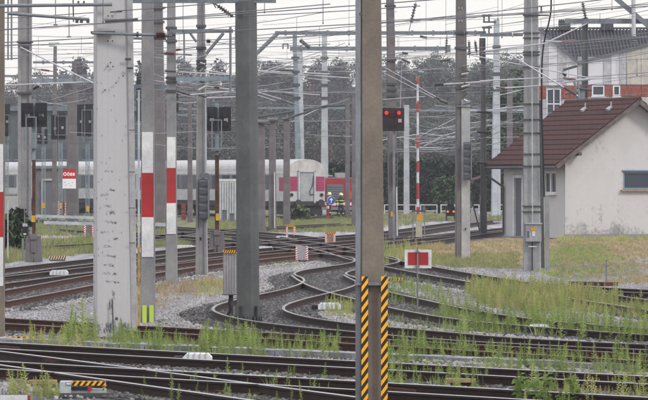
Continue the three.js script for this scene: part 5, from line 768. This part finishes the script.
{ // point lever with striped beam
  const Z = depthOf(397), t = thing('point_lever', 'point lever frame with yellow black beam and red disc at lower left', 'point lever', V(at(83, HOR, Z).x, GY, -Z)), X = (x) => at(x, 0, Z).x - t.position.x, y = (r) => at(0, r, Z).y - GY;
  board('striped_beam', X(106) - X(71), px(4.4, Z), 0.12, hazard, t, V((X(71) + X(106)) / 2, y(383), 0.05)); mb().box(X(72) - X(61), px(12, Z), 0.25, X(66), y(387), 0).build('grey_housing', M.paleSteel, t); board('number_label', px(5.5, Z), px(3.2, Z), 0.01, canvasMat(128, 72, (x, w, h) => { x.fillStyle = '#8d9295'; x.fillRect(0, 0, w, h); x.fillStyle = '#f2f2f2'; x.font = 'bold 58px sans-serif'; x.textBaseline = 'middle'; x.fillText('451', 12, h / 2 + 2); }), t, V(X(69.5), y(383), 0.135));
  mb().tube(V(X(89.5), y(388.5), 0.06), V(X(89.5), y(388.5), 0.1), px(2.6, Z), px(2.6, Z), 18).build('red_disc', M.red, t); mb().box(X(104) - X(86), px(5, Z), 0.2, X(97), y(391.5), -0.05).build('counterweight_box', M.paleSteel, t); mb().bar(V(X(69), y(388), 0.08), V(X(88), y(388.5), 0.08), 0.05).build('lever', M.black, t); mb().box(X(108) - X(60), 0.06, 0.4, X(84), 0.03, -0.02).build('base', M.darkSteel, t);
  mb().add(extrude([[X(102), y(385)], [X(107), y(385)], [X(103), y(391)]], 0.05)).build('yellow_gusset', M.yellow, t);
}
{ const Z = depthOf(389), t = thing('wooden_plank', 'pale yellow wooden plank on the ballast at lower left', 'plank', V(at(43, HOR, Z).x, GY, -Z)); mb().box(px(28, Z), 0.05, 0.2, 0, 0.1, 0, 0.1).build('board', M.wood, t); mb().box(px(20, Z), 0.08, 0.12, 0, 0.04, 0).build('batten', M.rustDark, t);
  const p2 = thing('wooden_plank', 'pale wooden plank on the ballast right of the striped post', 'plank', V(at(461, HOR, depthOf(389)).x, GY, -depthOf(389))); mb().box(px(29, Z), 0.05, 0.2, 0, 0.12, 0, -0.1).build('board', M.wood, p2); mb().box(px(20, Z), 0.09, 0.12, 0, 0.045, 0).build('batten', M.rustDark, p2); }
{ const Z = depthOf(406), t = thing('white_sign_board', 'top of a white board with red end at the lower left corner', 'sign', V(at(12, HOR, Z).x, GY, -Z)), y = at(0, 395.2, Z).y - GY; mb().box(px(36, Z), y - 0.02, 0.03, -px(2.5, Z), y / 2 + 0.01, 0).build('board', M.white, t); mb().box(px(2.4, Z), y - 0.02, 0.032, px(17, Z), y / 2 + 0.01, 0).build('red_end', M.red, t); }
for (const [x0, x1, r, l] of [[44, 69, 357, 'rusty joint bars on the slanting turnout rail at lower left'], [-3, 20, 345, 'rusty joint bars on the rail beside the left edge'], [388, 415, 387, 'dark joint bars on the nearest rail right of the striped post']]) { const a = onRail(x0, r - 1), b = onRail(x1, r + 1.6), t = thing('joint_bar', l, 'rail joint', a); const d = b.clone().sub(a); mb().bar(V(0, -0.07, 0.09), d.clone().add(V(0, -0.07, 0.09)), 0.03, 0.12).build('fishplate', M.rustDark, t); for (let i = 0; i < 4; i++) { const p = d.clone().multiplyScalar((i + 0.5) / 4); mb().tube(p.clone().add(V(0, -0.07, 0.1)), p.clone().add(V(0, -0.07, 0.135)), 0.02, 0.02, 6).build('bolt', M.darkSteel, t); } }
// cable trough along the weeds: separate lids
{ const a = onGround(-150, 337.1), b = onGround(860, 379.9), d = b.clone().sub(a), L = d.length(), n = Math.floor(L / 0.62), t = thing('cable_trough', 'pale concrete cable trough running behind the front tracks', 'cable trough', a, null, Math.atan2(-d.z, d.x)), g = metricUv(new THREE.BoxGeometry(0.6, 0.1, 0.42)); const ms = [M.trough, mat(C(0.38, 0.39, 0.41), 0.9, { map: grit }), mat(C(0.46, 0.46, 0.47), 0.9, { map: grit })];
  for (let i = 0; i < n; i++) { const m = mesh('trough_lid', g, ms[(i * 5) % 3], t); m.position.set(0.3 + i * 0.62, 0.05 + 0.008 * Math.sin(i * 3.3), 0.01 * Math.sin(i * 7)); m.rotation.y = 0.01 * Math.sin(i * 2.1); } }
// guard rails at left
function guardRail(label, x0, y0, x1, y1, rail, by, n, m = M.paleSteel) { const Z0 = depthOf(by[0]), Z1 = depthOf(by[1]), A = V(at(x0, HOR, Z0).x, GY, -Z0), B = V(at(x1, HOR, Z1).x, GY, -Z1), t = thing('guard_rail', label, 'guard rail', A, 'guard rails and railings'), d = B.clone().sub(A), h0 = at(0, y0, Z0).y - GY, h1 = at(0, y1, Z1).y - GY; mb().bar(V(0, h0, 0), d.clone().add(V(0, h1, 0)), 0.06, 0.17).build('rail_band', m, t); for (let i = 0; i < n; i++) { const p = d.clone().multiplyScalar((i + 0.5) / n); mb().bar(p.clone().add(V(0, 0, -0.08)), p.clone().add(V(0, h0 + 0.1, -0.08)), 0.1).build('post', M.galv, t); } return t; }
guardRail('upper galvanised guard rail behind the left signals', 34, 216, 98, 218, 0, [228, 228], 7); guardRail('lower galvanised guard rail nearer the light road', 44, 222.5, 98, 224, 0, [234, 234], 6);
guardRail('guard rail seen right of the huge pale mast', 137, 224, 170, 225, 0, [236, 236], 4);
for (const [x0, x1, l] of [[384.5, 391.5, 'white tube railing section beside the leaning mast'], [397, 416, 'white tube railing section left of the slim striped pole'], [420.5, 437, 'white tube railing section right of the slim striped pole'], [441, 455, 'white tube railing section left of the brown and white mast'], [473, 479, 'white tube railing section behind the dark slim mast'], [499, 510, 'white tube railing section by the house corner']]) { const Z = 318, t = thing('railing', l, 'railing', V(at((x0 + x1) / 2, HOR, Z).x, GY, -Z), 'guard rails and railings'), w = px(x1 - x0, Z), h = at(0, 204.5, Z).y - GY; for (const s of [-1, 1]) mb().bar(V(s * w / 2, 0, 0), V(s * w / 2, h, 0), 0.07).build('upright', M.white, t); for (const y of [h - 0.03, h * 0.35]) mb().bar(V(-w / 2 + 0.04, y, 0), V(w / 2 - 0.04, y, 0), 0.06).build('bar', M.white, t); }
{ // line-side telephone box with yellow plate
  const Z = depthOf(241), t = thing('telephone_post', 'post frame with yellow plate and beige box above the halt board', 'post', V(at(419, HOR, Z).x, GY, -Z)), X = (x) => px(x - 419, Z), y = (r) => at(0, r, Z).y - GY; for (const x of [413, 424.5]) mb().bar(V(X(x), 0, 0), V(X(x), y(210), 0), 0.05).build('upright', M.galv, t); mb().bar(V(X(412), y(211), 0), V(X(426), y(211), 0), 0.08).tube(V(X(423.5), y(211), 0), V(X(423.5), y(206), 0), 0.12, 0.08).build('crossbar', M.darkSteel, t); board('yellow_plate', px(6, Z), px(6, Z), 0.04, M.yellow, t, V(X(420), y(217.3), 0.05)); mb().box(px(6.5, Z), px(16, Z), 0.2, X(419), y(229), 0).build('beige_box', mat(C(0.48, 0.43, 0.34), 0.8, { map: mottle }), t); }
{ // small dark rail trolley with two orange lamps
  const Z = 272, t = thing('rail_trolley', 'small dark rail vehicle showing two orange lamps', 'rail vehicle', V(at(450.8, HOR, Z).x, GY, -Z)); mb().box(0.62, 0.62, 1.4, 0, 0.62, -0.7).box(0.42, 0.25, 0.9, 0, 1.05, -0.7).build('body', M.black, t); for (const s of [-1, 1]) { mb().tube(V(s * 0.2, 0.62, 0), V(s * 0.2, 0.62, 0.03), 0.07, 0.07, 10).build('lamp', new THREE.MeshStandardMaterial({ color: C(0.5, 0.15, 0.02), emissive: C(1, 0.22, 0.03), emissiveIntensity: 1.0 }), t); mb().tube(V(s * 0.24, 0.16, -0.3), V(s * 0.34, 0.16, -0.3), 0.16, 0.16, 12).tube(V(s * 0.24, 0.16, -1.1), V(s * 0.34, 0.16, -1.1), 0.16, 0.16, 12).build('wheel', M.darkSteel, t); } }
{ const Z = depthOf(223), t = thing('grey_cabinet', 'small grey cabinet right of the brown and white mast', 'cabinet', V(at(474.7, HOR, Z).x, GY, -Z)); mb().box(px(7.5, Z), px(13.5, Z), 0.4, 0, px(7, Z), 0).build('housing', M.greyBox, t); mb().box(px(8.5, Z), 0.06, 0.46, 0, px(14, Z), 0).build('lid', M.paleSteel, t); }
{ const Z = depthOf(234), t = thing('marker_post', 'short pale marker post with orange patch beside the dark slim mast', 'post', V(at(481.6, HOR, Z).x, GY, -Z)), h = at(0, 196, Z).y - GY; mb().box(px(3.4, Z), h, 0.12, 0, h / 2, 0.0).build('post', M.paleConcrete, t); board('orange_patch', px(3.2, Z), px(6, Z), 0.02, mat(C(0.62, 0.34, 0.06), 0.7), t, V(0, at(0, 207, Z).y - GY, 0.075)); }
{ const Z = depthOf(218.5), t = thing('arrow_sign', 'round blue sign with white arrow beside the fire engine', 'sign', V(at(331.3, HOR, Z).x, GY, -Z)), y = at(0, 200.5, Z).y - GY; mb().bar(V(0, 0, 0), V(0, y, 0), 0.05).build('pole', M.galv, t); const m = canvasMat(128, 128, (x) => { x.fillStyle = '#e8e8e8'; x.fillRect(0, 0, 128, 128); x.fillStyle = '#2d63b4'; x.beginPath(); x.arc(64, 64, 60, 0, 7); x.fill(); x.strokeStyle = '#fff'; x.lineWidth = 13; x.beginPath(); x.moveTo(64, 100); x.lineTo(64, 34); x.moveTo(40, 58); x.lineTo(64, 32); x.lineTo(88, 58); x.stroke(); }); const g = new THREE.CylinderGeometry(px(4, Z), px(4, Z), 0.03, 28); g.rotateX(Math.PI / 2); const d = mesh('disc', g, m, t); d.position.set(0, y, 0.04); d.rotation.z = Math.PI / 2;
  const r = thing('red_bollard', 'red upright warning post under the blue sign', 'post', V(at(327.8, HOR, Z).x, GY, -Z)); mb().tube(V(0, 0, 0), V(0, 1.15, 0), 0.11, 0.09, 10).build('post', M.red, r); mb().tube(V(0, 0.7, 0), V(0, 0.9, 0), 0.115, 0.11, 10).build('white_ring', M.white, r); }
for (const [x, by, h, l] of [[183.6, 220, 15, 'red and rust hydrant like post between banded mast and louvred box'], [224.5, 222, 11, 'dark low box beside the container foot'], [232, 222.5, 8, 'second dark low box before the container']]) { const Z = depthOf(by), t = thing('yard_box', l, 'box', V(at(x, HOR, Z).x, GY, -Z)), H = px(h, Z), a = x < 190; mb().box(px(4.4, Z), H, 0.3, 0, H / 2, 0).build('housing', a ? M.rust : M.darkBox, t); mb().box(px(5, Z), 0.07, 0.36, 0, H + 0.035, 0).build('lid', a ? M.red : M.darkSteel, t); if (a) for (const y of [0.3, 0.55]) mb().box(px(3, Z), 0.1, 0.04, 0, H * y, 0.17).build('panel', M.red, t); }
{ const Z = depthOf(231), t = thing('pale_tank_wall', 'pale rendered wall block behind the bush at the left edge', 'wall', V(at(8, HOR, Z).x, GY, -Z)); mb().box(px(19, Z), px(36, Z), 0.6, 0, px(18, Z), 0).build('block', M.paleConcrete, t); mb().box(px(20, Z), 0.08, 0.7, 0, px(36, Z) + 0.04, 0).build('coping', M.greyConcrete, t); }
{ const Z = depthOf(284), p = onGround(606.5, 284), t = thing('thin_stake', 'thin grey stake in the grass in front of the house', 'stake', V(p.x, GY, p.z)), h = px(23, Z); mb().tube(V(0, 0, 0), V(0, h, 0), 0.025, 0.02, 7).build('stake', M.galv, t); mb().tube(V(0, h, 0), V(0, h + 0.03, 0), 0.028, 0.02, 7).build('cap', M.darkSteel, t); }
{ // rubber crossing mat laid by the right track
  const a = onGround(575, 288.5), b = onGround(612, 289.5), t = thing('rail_crossing_mat', 'short dark brown ribbed mat on the right-hand track', 'mat', a), d = b.clone().sub(a); for (let i = 0; i < 9; i++) mb().bar(d.clone().multiplyScalar(i / 9).add(V(0, 0.14, 0)), d.clone().multiplyScalar((i + 0.9) / 9).add(V(0, 0.14, 0)), 0.5, 0.1).build('plank', M.rustDark, t); }

// ---------------------------------------------------------------- grass and weeds
function tuft(n, seed, spread, w, bend) { const r = rng(seed), P = []; for (let k = 0; k < n; k++) { const a = r() * 6.283, h = 0.55 + 0.45 * r(), bx = Math.cos(a) * spread * r(), bz = Math.sin(a) * spread * r(), dx = Math.cos(a) * bend * r(), dz = Math.sin(a) * bend * r(), sx = -Math.sin(a + 0.7) * w, sz = Math.cos(a + 0.7) * w; const q = [[bx - sx, 0, bz - sz], [bx + sx, 0, bz + sz], [bx + dx * 0.4 + sx * 0.7, h * 0.6, bz + dz * 0.4 + sz * 0.7], [bx + dx * 0.4 - sx * 0.7, h * 0.6, bz + dz * 0.4 - sz * 0.7], [bx + dx, h, bz + dz]]; for (const i of [0, 1, 2, 0, 2, 3, 3, 2, 4]) P.push(...q[i]); } const g = new THREE.BufferGeometry(); g.setAttribute('position', new THREE.Float32BufferAttribute(P, 3)); g.computeVertexNormals(); return metricUv(g); }
function weed(seed, n, leaf) { // upright stalk with many narrow leaves, unit height
  const r = rng(seed), P = [], lean = [(r() - 0.5) * 0.16, (r() - 0.5) * 0.16], st = 0.011; const pt = (t) => [lean[0] * t * t, t, lean[1] * t * t];
  for (let i = 0; i < 4; i++) { const a = pt(i / 4), b = pt((i + 1) / 4); for (const [ux, uz] of [[st, 0], [0, st]]) P.push(a[0] - ux, a[1], a[2] - uz, a[0] + ux, a[1], a[2] + uz, b[0] + ux * 0.8, b[1], b[2] + uz * 0.8, a[0] - ux, a[1], a[2] - uz, b[0] + ux * 0.8, b[1], b[2] + uz * 0.8, b[0] - ux * 0.8, b[1], b[2] - uz * 0.8); }
  for (let k = 0; k < n; k++) { const t = 0.06 + 0.92 * k / n, c = pt(t), a = k * 2.4 + r(), L = leaf * (1.15 - 0.75 * t) * (0.7 + 0.6 * r()), up = L * (0.35 + 0.5 * r()), w = L * 0.15, dx = Math.cos(a), dz = Math.sin(a); P.push(c[0], c[1], c[2], c[0] + dx * L * 0.5 - dz * w, c[1] + up * 0.7, c[2] + dz * L * 0.5 + dx * w, c[0] + dx * L, c[1] + up * 0.75, c[2] + dz * L, c[0], c[1], c[2], c[0] + dx * L, c[1] + up * 0.75, c[2] + dz * L, c[0] + dx * L * 0.5 + dz * w, c[1] + up * 0.7, c[2] + dz * L * 0.5 - dx * w); }
  const g = new THREE.BufferGeometry(); g.setAttribute('position', new THREE.Float32BufferAttribute(P, 3)); g.computeVertexNormals(); return metricUv(g);
}
const leafM = new THREE.MeshPhysicalMaterial({ color: 0xffffff, roughness: 1, side: THREE.DoubleSide, transmission: 0.4, thickness: 0 });
function sow(name, label, area, n, h0, h1, cols, geo, seed, { gap = 0, cat = 'grass', near = 0, clump = 0, ez = 1 } = {}) {
  const p = poly(...area), r = rng(seed), xs = p.map((q) => q[0]), zs = p.map((q) => q[1]), x0 = Math.min(...xs), x1 = Math.max(...xs), z0 = Math.min(...zs), z1 = Math.max(...zs), s = []; let guard = 0;
  while (s.length < n && guard++ < n * 60) { const x = x0 + (x1 - x0) * r(), z = z0 + (z1 - z0) * r(); const e = n2(x + seed, z, 6) * 0.5 + n2(x, z * 0.5 + seed, 1.9); if (!inside(p, x + e * ez * 0.35, z + e * ez * 2.6)) continue; if (gap && n2(x + seed, z * 0.7, 2.2) < gap) continue; if (near && trackDistance(x, z) < near) continue; if (clump && n2(x * 1.7 + seed * 3, z, 7) < clump) continue;
    const k = cols[Math.floor(r() * cols.length)], f = 0.75 + 0.5 * r(), h = (h0 + (h1 - h0) * r() * r()) * (1 + 0.25 * n2(x, z, 4)); s.push({ x, y: GY - 0.01, z, s: h, w: 0.8 + 0.5 * r(), ry: r() * 6.28, rx: (r() - 0.5) * 0.4, rz: (r() - 0.5) * 0.4, c: k.map((v) => v * f) }); }
  if (!s.length) return; return scatter(name, label, geo, leafM, s, 'stuff', cat);
}
const T1 = tuft(9, 71, 0.25, 0.016, 0.55), T2 = tuft(12, 72, 0.5, 0.03, 0.5), W1 = weed(81, 42, 0.16), W2 = weed(82, 46, 0.13);
const GRN = [[0.25, 0.33, 0.075], [0.31, 0.37, 0.11], [0.19, 0.26, 0.055]], YEL = [[0.36, 0.39, 0.11], [0.30, 0.36, 0.09], [0.42, 0.40, 0.16]], DRY = [[0.42, 0.32, 0.16], [0.36, 0.28, 0.13], [0.24, 0.23, 0.09]], OLV = [[0.25, 0.27, 0.09], [0.20, 0.235, 0.07], [0.32, 0.28, 0.13], [0.15, 0.19, 0.05]], BRN = [[0.32, 0.2, 0.09], [0.36, 0.26, 0.12], [0.24, 0.2, 0.08]];
const weeds = (label, a, n, h0, h1, cols, seed, o) => { sow('green_grass', 'grass blades among the ' + label.split(' ').slice(0, 11).join(' '), a, Math.round(n * 0.5), h0 * 0.5, h1 * 0.6, cols, T1, seed + 700, { ez: 0.35, clump: -0.2, ...o }); return sow('tall_weeds', label, a, n, h0, h1, cols, seed % 2 ? W1 : W2, seed, { cat: 'weeds', ez: 0.35, clump: -0.25, ...o }); };
weeds('tall green weeds in front of the huge pale mast', [[60, 347], [70, 338], [98, 342], [98, 350]], 34, 0.35, 1.0, GRN, 201); weeds('green weed stalks between the huge mast and the banded mast', [[112, 352], [114, 340], [165, 343], [165, 353]], 85, 0.25, 0.6, GRN, 203);
weeds('dense green weeds below the foot of the steel pole', [[205, 356], [206, 343], [262, 343], [262, 358]], 230, 0.22, 0.62, GRN, 205); weeds('sparser green weeds right of the steel pole foot', [[262, 358], [262, 346], [345, 349], [345, 361]], 170, 0.18, 0.5, GRN, 207); weeds('thin weed stalks along the trough at left', [[20, 352], [20, 340], [110, 345], [110, 352]], 70, 0.2, 0.5, YEL, 209);
weeds('weed stalks between the huge mast and the pole by the rusty track', [[150, 354], [150, 344], [206, 346], [206, 356]], 90, 0.18, 0.45, GRN, 211);
weeds('green weeds right of the yellow-striped post', [[384, 367], [384, 352], [480, 356], [490, 372]], 230, 0.18, 0.52, GRN, 213); weeds('weed stalks along the trough at right', [[486, 372], [486, 358], [648, 366], [648, 380]], 240, 0.16, 0.5, GRN, 215);
weeds('low weeds in the ballast at the bottom left', [[10, 398], [10, 388], [60, 391], [60, 400]], 50, 0.14, 0.42, YEL, 217); weeds('few weed stalks in the near track ballast', [[140, 405], [140, 380], [330, 384], [330, 410]], 46, 0.14, 0.4, GRN, 219); weeds('weeds among the near rails right of the striped post', [[386, 392], [386, 374], [490, 380], [490, 396]], 130, 0.14, 0.42, GRN, 221); weeds('weeds among the near rails at lower right', [[520, 410], [520, 388], [660, 391], [660, 410]], 150, 0.12, 0.42, YEL, 223);
weeds('green weeds beside the snaking track behind the striped post', [[325, 318], [326, 308], [357, 309], [357, 321]], 70, 0.2, 0.5, YEL, 225); weeds('green bushy weeds below the halt board', [[384, 300], [384, 282], [452, 290], [458, 309], [384, 305]], 260, 0.12, 0.42, GRN, 227, { clump: -0.1 });
weeds('tall yellow green grass bank right of the halt board', [[482, 308], [484, 291], [560, 294], [640, 304], [680, 320], [560, 318]], 1150, 0.25, 0.68, [[0.40, 0.37, 0.15], [0.34, 0.36, 0.11], [0.28, 0.34, 0.09]], 229, { ez: 1.6, clump: -0.12 }); weeds('leafy green weeds along the branch track', [[440, 334], [440, 311], [520, 318], [660, 331], [660, 346], [540, 338]], 620, 0.2, 0.62, GRN, 231, { clump: -0.2 });
weeds('low green weeds at the foot of the halt board', [[386, 334], [386, 313], [450, 318], [450, 337]], 170, 0.1, 0.3, GRN, 233);
weeds('weeds standing behind the sign at mid right', [[384, 268], [384, 248], [432, 252], [440, 268]], 300, 0.2, 0.65, YEL, 235);
sow('dry_grass', 'dry straw coloured grass in front of the house', [[432, 263], [440, 244], [470, 240], [660, 241], [700, 283], [600, 282], [548, 272]], 5200, 0.06, 0.2, DRY, T2, 241, { gap: -0.5, near: 2 }); sow('green_grass', 'green grass patch in front of the house wall', [[548, 277], [548, 246], [605, 245], [640, 274]], 1900, 0.06, 0.2, GRN, T2, 243, { clump: -0.06, ez: 2 }); sow('green_grass', 'green grass strip left of the big right mast', [[436, 268], [436, 255], [524, 254], [524, 270]], 1700, 0.08, 0.24, OLV, T2, 245, { near: 1.8 });
sow('green_grass', 'grass field in front of the coach end', [[205, 233], [205, 219], [357, 218], [357, 232]], 5200, 0.1, 0.36, OLV, T2, 247, { near: 1.2 }); sow('green_grass', 'green strip behind the louvred box mast', [[150, 247], [150, 238], [240, 233], [240, 241]], 1700, 0.08, 0.3, OLV, T2, 249, { near: 1.0 }); sow('green_grass', 'grass around the trestle foot at left', [[-20, 266], [-20, 244], [95, 240], [95, 254], [60, 258]], 2600, 0.1, 0.5, OLV, T2, 251, { near: 1.6 }); sow('green_grass', 'grass behind the guard rails at left', [[34, 236], [34, 226], [170, 226], [170, 236]], 1500, 0.15, 0.5, OLV, T2, 253, { near: 1.4 });
sow('dry_grass', 'rusty brown dry grass around the banded mast feet', [[112, 305], [112, 284], [160, 275], [205, 275], [244, 282], [244, 291], [195, 299], [150, 309]], 520, 0.08, 0.36, BRN, T1, 255, { near: 1.7, clump: -0.05, ez: 1.4 }); sow('green_grass', 'low green grass by the relay cabinet', [[195, 299], [200, 280], [240, 280], [240, 292]], 420, 0.06, 0.24, YEL, T1, 257, { near: 1.5, ez: 1.5 });
sow('green_grass', 'low grass between the striped board and the gravel', [[262, 270], [262, 263], [300, 261], [300, 267]], 200, 0.05, 0.14, YEL, T2, 259); sow('green_grass', 'grass along the far tracks at right', [[360, 232], [360, 215], [520, 214], [520, 221], [430, 222]], 2800, 0.1, 0.4, OLV, T2, 261, { near: 1.2 }); sow('dry_grass', 'dry orange grass beside the paved strip', [[384, 252], [386, 243], [440, 240], [452, 250]], 700, 0.08, 0.3, DRY, T2, 263, { near: 1.4 }); sow('green_grass', 'weedy grass at the foot of the house wall', [[556, 242], [556, 238.8], [680, 236.5], [680, 240]], 600, 0.08, 0.4, YEL, T2, 265);
sow('dry_grass', 'dry grass patch at the right edge above the diverging track', [[590, 283], [640, 275], [720, 275], [720, 285]], 700, 0.06, 0.18, DRY, T2, 267, { near: 1.6 });
// broad-leaved weeds at the bottom right, each leaf a piece
{ const leafG = [0, 1].map((k) => { const g = new THREE.BufferGeometry(), w = 0.34 + 0.1 * k; g.setAttribute('position', new THREE.Float32BufferAttribute([0, 0, 0, w, 0.06, 0.4, 0, -0.03, 0.5, 0, 0, 0, 0, -0.03, 0.5, -w, 0.06, 0.4, w, 0.06, 0.4, 0, -0.12, 1, 0, -0.03, 0.5, -w, 0.06, 0.4, 0, -0.03, 0.5, 0, -0.12, 1], 3)); g.computeVertexNormals(); return metricUv(g); }), lm = [C(0.24, 0.36, 0.09), C(0.30, 0.40, 0.12), C(0.20, 0.29, 0.07)].map((c) => new THREE.MeshPhysicalMaterial({ color: c, roughness: 1, side: THREE.DoubleSide, transmission: 0.35, thickness: 0 })), r = rng(661);
  for (const [x, by, h, l] of [[521, 404, 32, 'broad leaved weed at the bottom right, left of three'], [542, 408, 36, 'broad leaved weed at the bottom right, middle and fullest'], [580, 406, 31, 'broad leaved weed at the bottom right beside the striped plank'], [561, 409, 18, 'low broad leaved weed between its taller neighbours']]) { const Z = depthOf(by), H = px(h, Z), t = thing('leafy_weed', l, 'weed', V(at(x, HOR, Z).x, GY, -Z), 'broad leaved weeds'); const b = mb(); for (let s = 0; s < 4; s++) { const a = r() * 6.28, q = V(Math.cos(a) * H * 0.3, H * (0.7 + 0.3 * r()), Math.sin(a) * H * 0.3); b.tube(V(0, 0, 0), q, 0.008, 0.004, 5); for (let k = 0; k < 11; k++) { const f = 0.2 + 0.8 * k / 10, m = mesh('leaf', leafG[k % 2], lm[Math.floor(r() * 3)], t); m.position.copy(q).multiplyScalar(f); m.rotation.set(-0.3 - 0.5 * r(), r() * 6.28, 0.4 * (r() - 0.5)); m.scale.setScalar(H * (0.17 + 0.15 * r())); } } b.build('stalks', lm[2], t); } }
renderer.render(scene, camera);
